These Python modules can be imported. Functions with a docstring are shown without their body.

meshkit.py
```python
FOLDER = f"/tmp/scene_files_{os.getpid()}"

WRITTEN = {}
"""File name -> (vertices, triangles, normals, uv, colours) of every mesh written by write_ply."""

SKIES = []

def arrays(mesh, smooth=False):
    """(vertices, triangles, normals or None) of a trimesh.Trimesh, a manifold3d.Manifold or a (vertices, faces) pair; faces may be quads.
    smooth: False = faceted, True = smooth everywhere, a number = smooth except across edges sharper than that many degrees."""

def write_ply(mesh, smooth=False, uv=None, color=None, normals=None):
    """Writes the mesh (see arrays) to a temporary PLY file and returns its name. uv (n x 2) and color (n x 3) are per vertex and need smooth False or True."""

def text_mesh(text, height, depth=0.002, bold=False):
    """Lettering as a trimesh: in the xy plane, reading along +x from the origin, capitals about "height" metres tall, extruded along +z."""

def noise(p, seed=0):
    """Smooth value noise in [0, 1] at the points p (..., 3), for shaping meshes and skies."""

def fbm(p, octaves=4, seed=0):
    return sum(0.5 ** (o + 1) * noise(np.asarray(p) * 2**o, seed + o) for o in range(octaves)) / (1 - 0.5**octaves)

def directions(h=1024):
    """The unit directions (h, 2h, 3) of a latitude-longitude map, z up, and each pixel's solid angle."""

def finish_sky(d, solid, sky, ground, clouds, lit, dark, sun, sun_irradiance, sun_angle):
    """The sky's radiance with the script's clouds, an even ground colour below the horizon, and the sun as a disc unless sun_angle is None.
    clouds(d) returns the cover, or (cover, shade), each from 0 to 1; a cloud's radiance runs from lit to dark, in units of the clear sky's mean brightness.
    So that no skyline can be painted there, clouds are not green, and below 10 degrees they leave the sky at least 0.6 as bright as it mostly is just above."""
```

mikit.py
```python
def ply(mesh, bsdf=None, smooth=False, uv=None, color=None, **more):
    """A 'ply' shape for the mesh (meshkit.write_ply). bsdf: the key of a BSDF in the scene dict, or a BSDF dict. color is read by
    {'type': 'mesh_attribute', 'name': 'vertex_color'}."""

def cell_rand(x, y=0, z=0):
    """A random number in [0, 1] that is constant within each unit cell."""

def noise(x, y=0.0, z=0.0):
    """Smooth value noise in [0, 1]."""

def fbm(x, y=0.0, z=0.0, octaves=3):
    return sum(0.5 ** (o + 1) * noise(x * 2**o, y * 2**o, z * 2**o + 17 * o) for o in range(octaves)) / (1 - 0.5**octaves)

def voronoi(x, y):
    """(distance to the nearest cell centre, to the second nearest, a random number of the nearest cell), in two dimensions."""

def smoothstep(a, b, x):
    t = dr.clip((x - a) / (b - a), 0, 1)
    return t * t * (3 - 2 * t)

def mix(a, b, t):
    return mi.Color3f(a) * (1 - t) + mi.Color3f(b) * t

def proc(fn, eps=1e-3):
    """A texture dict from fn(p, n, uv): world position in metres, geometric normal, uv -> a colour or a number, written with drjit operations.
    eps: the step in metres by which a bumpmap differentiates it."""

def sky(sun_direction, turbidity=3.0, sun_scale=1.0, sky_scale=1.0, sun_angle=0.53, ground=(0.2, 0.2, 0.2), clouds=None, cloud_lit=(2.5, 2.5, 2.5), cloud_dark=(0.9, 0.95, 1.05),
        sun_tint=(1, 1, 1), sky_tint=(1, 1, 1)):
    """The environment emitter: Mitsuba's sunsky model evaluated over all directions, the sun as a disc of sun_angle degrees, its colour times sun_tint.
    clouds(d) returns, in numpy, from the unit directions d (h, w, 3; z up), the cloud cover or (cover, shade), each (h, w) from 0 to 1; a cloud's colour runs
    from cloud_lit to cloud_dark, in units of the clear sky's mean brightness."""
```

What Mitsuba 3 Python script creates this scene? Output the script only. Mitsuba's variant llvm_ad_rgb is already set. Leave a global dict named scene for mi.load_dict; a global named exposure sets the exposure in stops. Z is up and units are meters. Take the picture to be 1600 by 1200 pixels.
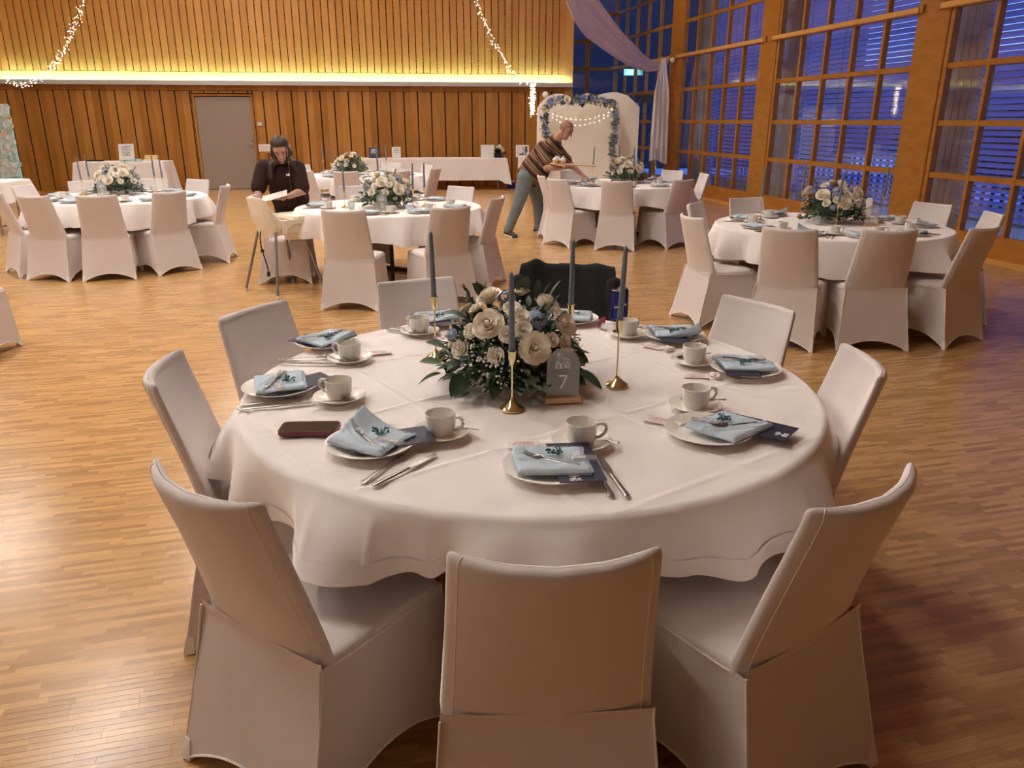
import math, random
import numpy as np, trimesh, drjit as dr, mitsuba as mi, mikit, meshkit
import manifold3d as m3
from mikit import proc, ply, noise, fbm, cell_rand, smoothstep, mix
from meshkit import text_mesh
T = mi.ScalarTransform4f
scene, labels = {}, {}
random.seed(7)
rng = np.random.default_rng(7)
PI = math.pi

# ------------------------------------------------------------------ camera, sky, lamps, exposure
F_PX, PITCH, CAM_H = 1202.0, math.radians(18.95), 1.60
scene['camera'] = {'type': 'perspective', 'fov_axis': 'x', 'fov': 2 * math.degrees(math.atan(800 / F_PX)), 'near_clip': 0.05, 'far_clip': 400.0,
                   'to_world': T().look_at(origin=[0, 0, CAM_H], target=[0, math.cos(PITCH), CAM_H - math.sin(PITCH)], up=[0, 0, 1])}
scene['sky'] = mikit.sky([-0.75, 0.5, 0.06], turbidity=3.0, sun_scale=0.0, sky_scale=1.0, ground=(0.25, 0.25, 0.28), sky_tint=(5.0, 12, 46))
exposure = 0.22
UNSEEN_LAMP_L = 34.0      # unseen ceiling panels, strength set to light the hall
COVE_L = 340.0      # LED strip in the cove
UNSEEN_LAMPS = [(x, 3.2) for x in (-7.0, -4.2, -1.6)] + [(x, y) for y in (7.5, 12.0) for x in (-9.0, -5.0, -1.0)] + [(-6.0, 16.0), (0.4, 14.6), (-7.0, -1.5)]  # out of view, placed to light the tables, left floor and chair backs

# ------------------------------------------------------------------ helpers
def rgb(c): return {'type': 'rgb', 'value': [float(x) for x in c]}
def pbsdf(base, rough=0.6, two=True, **k):
    d = {'type': 'principled', 'base_color': base if isinstance(base, dict) else rgb(base), 'roughness': rough, **k}
    return {'type': 'twosided', 'bsdf': d} if two else d
def mat(name, base, rough=0.6, **k): scene[name] = pbsdf(base, rough, **k); return name

used = set()
def numbered(name):
    if name not in used: used.add(name); return name
    i = 1
    while f'{name}_{i:03d}' in used: i += 1
    used.add(f'{name}_{i:03d}'); return f'{name}_{i:03d}'
def tag(key, label=None, cat=None, group=None, kind=None):
    d = labels.setdefault(key, {})
    for a, b in (('label', label), ('category', cat), ('group', group), ('kind', kind)):
        if b: d[a] = b
    return key
def thing(name, label, cat, group=None): return tag(numbered(name), label, cat, group)
def add(name, shape, parent=None, M=None, label=None, cat=None, group=None, kind=None):
    key = numbered((parent + '__' if parent else '') + name)
    scene[key] = {**shape, 'to_world': M} if M is not None else dict(shape)
    tag(key, label, cat, group, kind) if (label or cat or group or kind) else None
    return key
def struct(name, shape, parent=None, M=None, label=None): return add(name, shape, parent, M, label=label, kind=None if parent else 'structure')

def TR(x=0, y=0, z=0, rz=0, s=1.0):
    t = T().translate([float(x), float(y), float(z)])
    if rz: t = t @ T().rotate([0, 0, 1], float(rz))
    if s != 1.0: t = t @ T().scale(float(s))
    return t
cat_ = trimesh.util.concatenate
def box(x0, x1, y0, y1, z0, z1):
    m = trimesh.creation.box([x1 - x0, y1 - y0, z1 - z0]); m.apply_translation([(x0 + x1) / 2, (y0 + y1) / 2, (z0 + z1) / 2]); return m
def cbox(x0, x1, y0, y1, z0, z1, c=0.004):
    """box with chamfered edges (hull of 24 points)"""
    c = min(c, (x1 - x0) / 2.1, (y1 - y0) / 2.1, (z1 - z0) / 2.1); P = []
    for sx in (0, 1):
        for sy in (0, 1):
            for sz in (0, 1):
                p = np.array([(x0, x1)[sx], (y0, y1)[sy], (z0, z1)[sz]]); s = np.array([1 - 2 * sx, 1 - 2 * sy, 1 - 2 * sz])
                for k in range(3): q = p + c * s; q[k] = p[k]; P.append(q)
    return trimesh.convex.convex_hull(np.array(P))
def xform(m, M): m = m.copy(); m.apply_transform(M); return m
def mrot(deg, ax): return trimesh.transformations.rotation_matrix(math.radians(deg), ax)
def moved(m, x=0, y=0, z=0, rz=0, rx=0, ry=0):
    m = m.copy()
    if rx: m.apply_transform(mrot(rx, [1, 0, 0]))
    if ry: m.apply_transform(mrot(ry, [0, 1, 0]))
    if rz: m.apply_transform(mrot(rz, [0, 0, 1]))
    m.apply_translation([x, y, z]); return m
def lathe(prof, n=40):
    p = np.array(prof, float); a = np.arange(n) * 2 * PI / n
    v = np.stack([p[:, None, 0] * np.cos(a), p[:, None, 0] * np.sin(a), np.broadcast_to(p[:, 1:2], (len(p), n))], -1).reshape(-1, 3)
    i, j = np.meshgrid(np.arange(len(p) - 1), np.arange(n), indexing='ij'); j2 = (j + 1) % n
    q = np.stack([i * n + j, i * n + j2, (i + 1) * n + j2, (i + 1) * n + j], -1).reshape(-1, 4)
    return trimesh.Trimesh(v, np.vstack([q[:, [0, 1, 2]], q[:, [0, 2, 3]]]), process=False)
def grid(P, close_u=False):
    """P (nu, nv, 3) -> surface"""
    nu, nv = P.shape[:2]; I = np.arange(nu if close_u else nu - 1)
    i, j = np.meshgrid(I, np.arange(nv - 1), indexing='ij'); i2 = (i + 1) % nu
    q = np.stack([i * nv + j, i2 * nv + j, i2 * nv + j + 1, i * nv + j + 1], -1).reshape(-1, 4)
    return trimesh.Trimesh(P.reshape(-1, 3), np.vstack([q[:, [0, 1, 2]], q[:, [0, 2, 3]]]), process=False)
def tube(pts, r, sides=8, caps=True):
    p = np.asarray(pts, float); t = np.gradient(p, axis=0); t /= np.linalg.norm(t, axis=1, keepdims=True) + 1e-12
    ref = np.array([0, 0, 1.0]) if abs(t[:, 2]).mean() < 0.8 else np.array([1.0, 0, 0])
    a = np.cross(t, ref); a /= np.linalg.norm(a, axis=1, keepdims=True) + 1e-12
    b = np.cross(t, a); ang = np.arange(sides) * 2 * PI / sides; r = np.broadcast_to(r, (len(p),))
    P = p[:, None] + r[:, None, None] * (np.cos(ang)[None, :, None] * a[:, None] + np.sin(ang)[None, :, None] * b[:, None])
    if caps: P = np.concatenate([np.repeat(p[:1, None], sides, 1), P, np.repeat(p[-1:, None], sides, 1)])
    return grid(P.transpose(1, 0, 2), close_u=True)
def prism(poly, h):
    from shapely.geometry import Polygon
    return trimesh.creation.extrude_polygon(Polygon(poly) if not hasattr(poly, 'area') else poly, h, engine='earcut')
def sph(c, r, k=1):
    m = trimesh.creation.icosphere(k, 1.0); m.apply_scale(r); m.apply_translation(c); return m
def organic(bones, edge=0.02, it=6):
    """one continuous skin over bones (p0, r0, p1, r1)"""
    out = m3.Manifold()
    for p0, r0, p1, r1 in bones:
        a = m3.Manifold.sphere(r0, 20).translate(list(map(float, p0))); b = m3.Manifold.sphere(r1, 20).translate(list(map(float, p1)))
        out = out + m3.Manifold.batch_hull([a, b])
    out = out.refine_to_length(edge); me = out.to_mesh()
    m = trimesh.Trimesh(me.vert_properties[:, :3], me.tri_verts, process=True)
    trimesh.smoothing.filter_taubin(m, lamb=0.5, nu=0.52, iterations=it * 2); return m
def V(*a): return np.array(a, float)

# ------------------------------------------------------------------ materials
STRIP_A, STRIP_W, STRIP_L = math.radians(14.5), 0.0235, 0.185
CA, SA = math.cos(STRIP_A), math.sin(STRIP_A)
def floor_col(p, n, uv):
    u, v = p.x * CA + p.y * SA, -p.x * SA + p.y * CA
    row = dr.floor(v / STRIP_W); q = u / STRIP_L + 7.3 * cell_rand(row, 3, 1); col = dr.floor(q)
    t = cell_rand(row, col, 2); t2 = cell_rand(row, col, 9)
    g = fbm(u * 14 + 31 * t2, v * 420 + 57 * t, 0.0, 3); g2 = noise(u * 3.0, v * 90, 5.0)
    c = mix((0.38, 0.205, 0.078), (0.53, 0.315, 0.132), smoothstep(0.0, 1.0, t))
    c = mix(c, mi.Color3f(0.30, 0.145, 0.06), smoothstep(0.86, 1.0, t2) * 0.4)
    return c * (0.80 + 0.26 * g + 0.10 * g2)
mat('floor_oak', proc(floor_col), 0.23, specular=0.6, clearcoat=0.45, clearcoat_gloss=0.85)
BW = np.array([0.99, 0.139]) / math.hypot(0.99, 0.139)       # direction of the back wall
def board_tex(width, c0, c1):
    def f(p, n, uv):
        s = p.x * float(BW[0]) + p.y * float(BW[1]); k = dr.floor(s / width + 0.002); t = cell_rand(k, 11, 4)
        g = fbm(s * 60 + 9 * t, p.z * 1.6 + 13 * t, 2.0, 3); h = noise(s * 9 + 5 * t, p.z * 2.2 + 31 * t, 1.0)
        return mix(c0, c1, dr.clip(0.75 * t + 0.55 * (g - 0.5) + 0.45 * (h - 0.5), 0, 1))
    return proc(f)
mat('board_lower', board_tex(0.33, (0.34, 0.14, 0.02), (0.52, 0.245, 0.055)), 0.42, specular=0.4)
mat('board_upper', board_tex(0.165, (0.46, 0.215, 0.060), (0.58, 0.295, 0.095)), 0.45, specular=0.4)
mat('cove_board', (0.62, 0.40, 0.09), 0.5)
def wood_tex(c0, c1, sx=40.0, sz=2.0):
    return proc(lambda p, n, uv: mix(c0, c1, fbm((p.x + p.y * 0.7) * sx, p.z * sz * 6, p.y * 3, 3)))
mat('frame_wood', wood_tex((0.33, 0.13, 0.015), (0.46, 0.205, 0.038), 12, 3), 0.4, specular=0.4)
mat('rail_wood', wood_tex((0.62, 0.32, 0.08), (0.72, 0.40, 0.12), 6, 10), 0.4)
mat('block_wood', wood_tex((0.55, 0.33, 0.17), (0.68, 0.45, 0.26), 60, 60), 0.5)
mat('joint_dark', (0.03, 0.012, 0.006), 0.8)
mat('ledge_white', (0.52, 0.50, 0.51), 0.6)
mat('door_grey', (0.30, 0.25, 0.21), 0.5)
mat('metal_grey', (0.35, 0.35, 0.36), 0.35, metallic=0.9)
mat('steel', (0.44, 0.42, 0.40), 0.26, metallic=1.0)
mat('gold', (0.90, 0.74, 0.40), 0.14, metallic=1.0)
mat('wall_plain', (0.46, 0.38, 0.32), 0.8)
mat('ceiling_white', (0.52, 0.48, 0.45), 0.8)
mat('cover_white', (0.70, 0.645, 0.635), 0.75, sheen=0.3, specular=0.3)
mat('drape_white', (0.90, 0.87, 0.86), 0.8)
mat('pipe_white', (0.84, 0.81, 0.80), 0.6)
mat('cloth_white', (0.83, 0.79, 0.775), 0.8, sheen=0.25, specular=0.25)
mat('porcelain', (0.80, 0.775, 0.73), 0.22, specular=0.6, clearcoat=0.4)
mat('napkin_blue', proc(lambda p, n, uv: mix((0.40, 0.50, 0.60), (0.54, 0.64, 0.72), noise(p.x * 900, p.y * 900, 1.0))), 0.9)
mat('navy_card', (0.022, 0.024, 0.055), 0.55)
mat('white_ink', (0.86, 0.86, 0.88), 0.6)
mat('paper', (0.80, 0.74, 0.73), 0.7)
mat('red_ink', (0.50, 0.16, 0.22), 0.7)
mat('candy_sugar', (0.82, 0.72, 0.70), 0.35)
mat('teal_sprig', (0.02, 0.12, 0.13), 0.6)
mat('candle_blue', (0.155, 0.195, 0.245), 0.55)
mat('wick', (0.55, 0.45, 0.33), 0.8)
mat('bowl_white', (0.78, 0.74, 0.70), 0.5)
mat('rose_cream', (0.93, 0.87, 0.76), 0.7, sheen=0.4)
mat('bloom_white', (0.84, 0.80, 0.70), 0.7)
mat('bloom_blue', (0.30, 0.36, 0.58), 0.7)
mat('leaf_dark', (0.026, 0.058, 0.028), 0.5)
mat('leaf_mid', (0.085, 0.13, 0.07), 0.55)
mat('leaf_grey', (0.14, 0.19, 0.15), 0.6)
mat('stem_green', (0.08, 0.11, 0.05), 0.7)
mat('breath_white', (0.88, 0.86, 0.82), 0.7)
mat('black_fabric', (0.006, 0.006, 0.008), 0.9)
mat('black_plastic', (0.015, 0.015, 0.017), 0.5)
mat('table_metal', (0.03, 0.03, 0.035), 0.4)
mat('tabletop_wood', (0.35, 0.25, 0.15), 0.6)
mat('phone_red', (0.13, 0.012, 0.025), 0.45)
mat('phone_glass', (0.025, 0.022, 0.024), 0.12, specular=0.25)
mat('can_blue', (0.02, 0.022, 0.16), 0.25, metallic=0.6)
mat('silver', (0.75, 0.75, 0.76), 0.25, metallic=1.0)
mat('band_red', (0.50, 0.02, 0.03), 0.4)
mat('highchair_white', (0.86, 0.80, 0.68), 0.4)
mat('leg_grey', (0.30, 0.30, 0.31), 0.35, metallic=0.7)
mat('skin', (0.50, 0.28, 0.20), 0.55)
mat('skin_dark', (0.30, 0.12, 0.09), 0.6)
mat('hair_brown', proc(lambda p, n, uv: mix((0.018, 0.009, 0.007), (0.06, 0.03, 0.02), noise(p.x * 260, p.y * 60, p.z * 20))), 0.5)
mat('stubble', (0.36, 0.20, 0.15), 0.6)
mat('shirt_maroon', (0.026, 0.0055, 0.006), 0.85)
mat('trousers_black', (0.008, 0.008, 0.010), 0.85)
mat('jeans_grey', proc(lambda p, n, uv: mix((0.13, 0.17, 0.19), (0.20, 0.24, 0.26), fbm(p.x * 20, p.y * 20, p.z * 20, 3))), 0.85)
mat('shoe_dark', (0.03, 0.035, 0.03), 0.7)
mat('sole_white', (0.75, 0.72, 0.68), 0.6)
mat('cream', (0.85, 0.80, 0.70), 0.5)
mat('cake', (0.70, 0.48, 0.22), 0.6)
mat('arch_white', (0.82, 0.76, 0.68), 0.7)
mat('photo_dark', proc(lambda p, n, uv: mix((0.08, 0.08, 0.12), (0.62, 0.58, 0.60), smoothstep(0.4, 0.62, fbm(p.x * 14, p.z * 14, 3.0, 2)))), 0.4)
mat('paint_white', (0.80, 0.78, 0.76), 0.5)
mat('frame_navy', (0.02, 0.03, 0.09), 0.5)
mat('teal_paper', (0.32, 0.56, 0.60), 0.7)
mat('ink_grey', (0.25, 0.30, 0.34), 0.7)
mat('slat_outside', (0.27, 0.42, 0.86), 0.45, specular=0.5)
mat('screen_outside', wood_tex((0.42, 0.39, 0.43), (0.50, 0.47, 0.50), 30, 0.2), 0.8)
mat('paving', (0.84, 0.86, 0.90), 0.7)
mat('railing_dark', (0.02, 0.025, 0.05), 0.6)
mat('shrub_green', (0.03, 0.07, 0.035), 0.7)
mat('far_wall', (0.05, 0.043, 0.045), 0.8)
mat('switch_white', (0.45, 0.47, 0.36), 0.5)
mat('fw_white', (0.72, 0.78, 0.76), 0.8); mat('fw_teal', (0.16, 0.42, 0.42), 0.8); mat('fw_pale', (0.45, 0.66, 0.68), 0.8); mat('fw_peach', (0.80, 0.60, 0.45), 0.8)
scene['pane_glass'] = {'type': 'thindielectric', 'int_ior': 1.5}
scene['clear_glass'] = {'type': 'thindielectric', 'int_ior': 1.5}
scene['frosted'] = {'type': 'blendbsdf', 'weight': 0.22, 'a': {'type': 'thindielectric', 'int_ior': 1.45}, 'b': pbsdf((0.62, 0.66, 0.64), 0.6)}
scene['acrylic'] = {'type': 'blendbsdf', 'weight': 0.10, 'a': {'type': 'thindielectric', 'int_ior': 1.45}, 'b': pbsdf((0.7, 0.72, 0.74), 0.4)}
mat('bulb_off', (0.9, 0.85, 0.7), 0.4)
def emit(c): return {'type': 'area', 'radiance': rgb(c)}

# ------------------------------------------------------------------ setting: floor and its strips
def np_cell(x, y, z):
    x, y, z = (np.uint32(np.int64(math.floor(v)) + 1000000) for v in (x, y, z))
    h = (int(x) * 374761393 + int(y) * 668265263 + int(z) * 2147483647) & 0xFFFFFFFF
    h = ((h ^ (h >> 13)) * 1274126177) & 0xFFFFFFFF
    return ((h ^ (h >> 16)) & 0xFFFFFF) / 16777215.0
struct('floor', ply(box(-14, 9.6, -7, 24.6, -0.2, 0.0), 'floor_oak'), label='oak strip parquet floor with a satin sheen')
def project(p):
    q = np.array(p, float) - [0, 0, CAM_H]; f = V(0, math.cos(PITCH), -math.sin(PITCH)); d = V(0, -math.sin(PITCH), -math.cos(PITCH))
    return q @ V(1, 0, 0) * F_PX / (q @ f) + 800, 600 + F_PX * (q @ d) / (q @ f)
cells = []
for row in range(int(0.85 / STRIP_W), int(2.6 / STRIP_W)):
    v = (row + 0.5) * STRIP_W; off = 7.3 * np_cell(row, 3, 1)
    for col in range(-12, 30):
        u = (col + 0.5 - off) * STRIP_L
        x, y = u * CA - v * SA, u * SA + v * CA
        if y < 1.15 or abs(x) > 2.2 or y > 2.6: continue
        r = math.hypot(x, y); cells.append((r if (x < -0.78 or x > 0.85) else 99, row, col, off))
cells.sort()
strip = None
for r, row, col, off in cells[:300]:
    m = cbox((col - off) * STRIP_L + 0.0004, (col + 1 - off) * STRIP_L - 0.0004, row * STRIP_W + 0.0003, (row + 1) * STRIP_W - 0.0003, -0.004, 0.0006, 0.0005)
    m.apply_transform(mrot(14.5, [0, 0, 1])); add('strip', ply(m, 'floor_oak'), 'floor')

# ------------------------------------------------------------------ setting: back wall
def Wp(s, off=0.0): return V(s * BW[0] + off * BW[1], 20.2 + s * BW[1] - off * BW[0])  # s along the wall from x=0, off into the room
WANG = math.degrees(math.atan2(BW[1], BW[0]))
WM = TR(0, 20.2, 0, WANG)                      # local: x along the wall, -y into the room
W0, W1, ZC = -14.2, 1.46, 6.0
def wbox(x0, x1, d0, d1, z0, z1, c=0.004):      # d = depth out of the wall into the room; world-space mesh
    m = cbox(x0, x1, -d1, -d0, z0, z1, c); m.apply_transform(mrot(WANG, [0, 0, 1])); m.apply_translation([0, 20.2, 0]); return m
D0, D1, DZ = -7.55, -6.18, 2.13                 # door opening along the wall
struct('wall_back', ply(cat_([wbox(W0, D0, -0.3, -0.03, 0, ZC), wbox(D1, W1, -0.3, -0.03, 0, ZC), wbox(D0, D1, -0.3, -0.03, DZ, ZC), wbox(D0, D1, -0.3, -0.12, 0, DZ)]), 'joint_dark'), label='back wall clad in upright wooden boards')
k0 = math.floor(W0 / 0.33)
for k in range(k0, math.ceil(W1 / 0.33)):
    a, b = max(k * 0.33, W0), min((k + 1) * 0.33, W1)
    if b - a < 0.05: continue
    for (x0, x1, z0) in ((a, min(b, D0), 0.0), (max(a, D1), b, 0.0), (max(a, D0), min(b, D1), DZ + 0.04)):
        if x1 - x0 > 0.012: add('board', ply(wbox(x0 + 0.014, x1 - 0.014, -0.03, 0.0, z0 + 0.02, 2.245, 0.003), 'board_lower'), 'wall_back')
for k in range(math.floor(W0 / 0.165), math.ceil(W1 / 0.165)):
    a, b = max(k * 0.165, W0), min((k + 1) * 0.165, W1)
    if b - a > 0.03: add('board', ply(wbox(a + 0.009, b - 0.009, -0.03, 0.0, 2.66, ZC, 0.003), 'board_upper'), 'wall_back')
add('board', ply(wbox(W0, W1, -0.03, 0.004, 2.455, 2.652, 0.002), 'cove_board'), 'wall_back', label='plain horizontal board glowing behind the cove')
struct('trim_1', ply(wbox(W0, W1, -0.02, 0.03, 2.25, 2.36, 0.003), 'board_lower'), label='wooden fascia strip under the lit ledge')
# cove ledge: floor of the channel and a front lip
ledge = cat_([wbox(W0, W1, -0.02, 0.26, 2.362, 2.392, 0.002), wbox(W0, W1, 0.24, 0.262, 2.36, 2.455, 0.003)])
struct('trim_2', ply(ledge, 'ledge_white'), label='white cove ledge along the back wall')
led = wbox(W0 + 0.05, W1 - 0.05, 0.14, 0.20, 2.393, 2.405, 0.001)
key = thing('cove_light_strip', 'warm LED strip glowing along the whole white ledge of the back wall', 'light strip')
scene[key] = {**ply(led), 'bsdf': {'type': 'diffuse'}, 'emitter': emit(COVE_L * V(1.0, 0.60, 0.19))}
# door
key = struct('door_1', ply(wbox(D0 + 0.05, D1 - 0.05, -0.085, -0.04, 0.01, DZ - 0.01), 'door_grey'), label='plain grey door recessed in the boarded wall')
add('frame', ply(cat_([wbox(D0, D0 + 0.05, -0.10, 0.008, 0, DZ), wbox(D1 - 0.05, D1, -0.10, 0.008, 0, DZ), wbox(D0, D1, -0.10, 0.008, DZ, DZ + 0.04)]), 'board_lower'), key)
h = cat_([wbox(D1 - 0.13, D1 - 0.10, -0.04, -0.032, 0.93, 1.15), tube([Wp(D1 - 0.115, -0.04).tolist() + [1.05], Wp(D1 - 0.115, 0.02).tolist() + [1.05], Wp(D1 - 0.12, 0.025).tolist() + [1.05], Wp(D1 - 0.24, 0.025).tolist() + [1.05]], 0.011)])
add('handle', ply(h, 'steel', 40), key, label='steel lever handle')
key = thing('wall_switch', 'small pale green control box on the boards right of the grey door', 'switch')
add('housing', ply(wbox(-6.13, -6.01, 0.0, 0.03, 1.46, 1.56, 0.006), 'switch_white'), key); add('button', ply(wbox(-6.10, -6.04, 0.03, 0.036, 1.49, 1.53), 'paint_white'), key)
struct('baseboard_back', ply(cat_([wbox(W0, D0, 0.0, 0.012, 0, 0.03, 0.002), wbox(D1, W1, 0.0, 0.012, 0, 0.03, 0.002)]), 'frame_wood'), label='narrow wooden skirting at the foot of the back wall')

# ------------------------------------------------------------------ setting: glazed wall on the right
GD = np.array([-0.2022, 0.9793])                # along the glazing, away from the camera
GN = np.array([-0.9793, -0.2022])               # into the room
G0 = np.array([5.48, 11.24])                    # right end of window 2
GANG = math.degrees(math.atan2(GD[1], GD[0]))
def gbox(s0, s1, d0, d1, z0, z1, c=0.004):      # s along, d into the room
    m = cbox(s0, s1, d0, d1, z0, z1, c); M = np.eye(4); M[:2, 0] = GD; M[:2, 1] = GN; M[:2, 3] = G0; m.apply_transform(M); return m
def gpt(s, d, z): q = G0 + GD * s + GN * d; return V(q[0], q[1], z)
ROWS = [0.24, 0.91, 1.56, 2.255, 2.965, 3.68, 4.38, 5.08, 5.78]
def window(n, s0, s1, cols, rows=ROWS, skip=lambda i, j: False, label='', bottom=True):
    key = struct(f'window_{n}', ply(cat_([gbox(s0, s0 + 0.07, -0.05, 0.05, 0, ZC), gbox(s1 - 0.07, s1, -0.05, 0.05, 0, ZC)]), 'frame_wood'), label=label)
    add('bottom_rail', ply(gbox(s0, s1, -0.05, 0.05, 0.0, rows[0] + 0.03), 'frame_wood'), key) if bottom else None
    ss = np.linspace(s0 + 0.035, s1 - 0.035, cols + 1)
    for i in range(1, cols):
        z0 = 0.0 if bottom else 2.28
        add('upright', ply(gbox(ss[i] - 0.028, ss[i] + 0.028, -0.045, 0.04, z0, ZC), 'frame_wood'), key)
    for z in rows[1:]:
        if not bottom and z < 2.2: continue
        add('crossbar', ply(gbox(s0 + 0.05, s1 - 0.05, -0.04, 0.036, z - 0.036, z + 0.036), 'frame_wood'), key)
    zz = rows + [ZC]
    for i in range(cols):
        for j in range(len(zz) - 1):
            if skip(i, j): continue
            c = [gpt(ss[i], 0, zz[j]), gpt(ss[i + 1], 0, zz[j]), gpt(ss[i + 1], 0, zz[j + 1]), gpt(ss[i], 0, zz[j + 1])]
            tilt = 0.004 * (np_cell(i, j, n * 7) - 0.5)
            c[2] = c[2] + np.append(GN * tilt, 0); c[3] = c[3] + np.append(GN * tilt, 0)
            add('pane', ply((np.array(c), np.array([[0, 1, 2], [0, 2, 3]])), 'pane_glass'), key)
    return key
WINS = [(1, 8.43, 12.6), (2, 4.20, 7.84), (3, 0.0, 3.66), (4, -4.20, -0.55)]
NOTE = {1: 'far glazed bay with the glass door in the window wall', 2: 'second gridded bay of the window wall behind the arch table', 3: 'large gridded bay of the window wall behind the window table', 4: 'gridded bay of the window wall at the right edge', 5: 'next gridded bay beyond the frame', 6: 'last gridded bay beyond the frame'}
for n, s0, s1 in WINS:
    if n == 1: window(1, s0, s1, 5, skip=lambda i, j: (i in (1, 2) and j < 3), label=NOTE[1])
    else: window(n, s0, s1, 5, label=NOTE[n])
posts = [(7.84, 8.43), (3.66, 4.20), (-0.55, 0.0)]
struct('wall_right_unseen', ply(gbox(-19.0, -4.20, -0.1, 0.07, 0, ZC), 'frame_wood'), label='unseen wooden wall beyond the last window bay, keeps blue sky light out')  # out of view; solid here so less blue sky light reaches the chairs
for i, (a, b) in enumerate(posts):
    struct(f'trim_{3 + i}', ply(gbox(a, b, -0.08, 0.07, 0, ZC, 0.01), 'frame_wood'), label='broad wooden post between two window bays')
for i, (a, b) in enumerate([(8.43, 12.6), (4.05, 8.0), (-0.02, 3.72), (-4.2, -0.42)]):
    key = thing('curtain_rail', ['pale wooden rail across the far bay above the glass door', 'pale wooden rail across the second window bay, the drape hangs at its far end', 'pale wooden rail across the large window bay behind the window table', 'pale wooden rail at the upper right corner of the window wall'][i], 'rail', 'wooden rails on the window wall')
    add('bar', ply(gbox(a, b, 0.05, 0.13, 2.935, 3.005, 0.006), 'rail_wood'), key)
    add('bracket', ply(gbox(a - 0.06, a + 0.05, 0.0, 0.11, 2.93, 3.03, 0.006), 'frame_wood'), key)
    add('bracket', ply(gbox(b - 0.05, b + 0.06, 0.0, 0.11, 2.93, 3.03, 0.006), 'frame_wood'), key)
struct('trim_8', ply(gbox(-4.2, 12.6, 0.05, 0.30, -0.02, 0.006, 0.002), 'rail_wood'), label='pale floor edging along the window wall')
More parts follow.
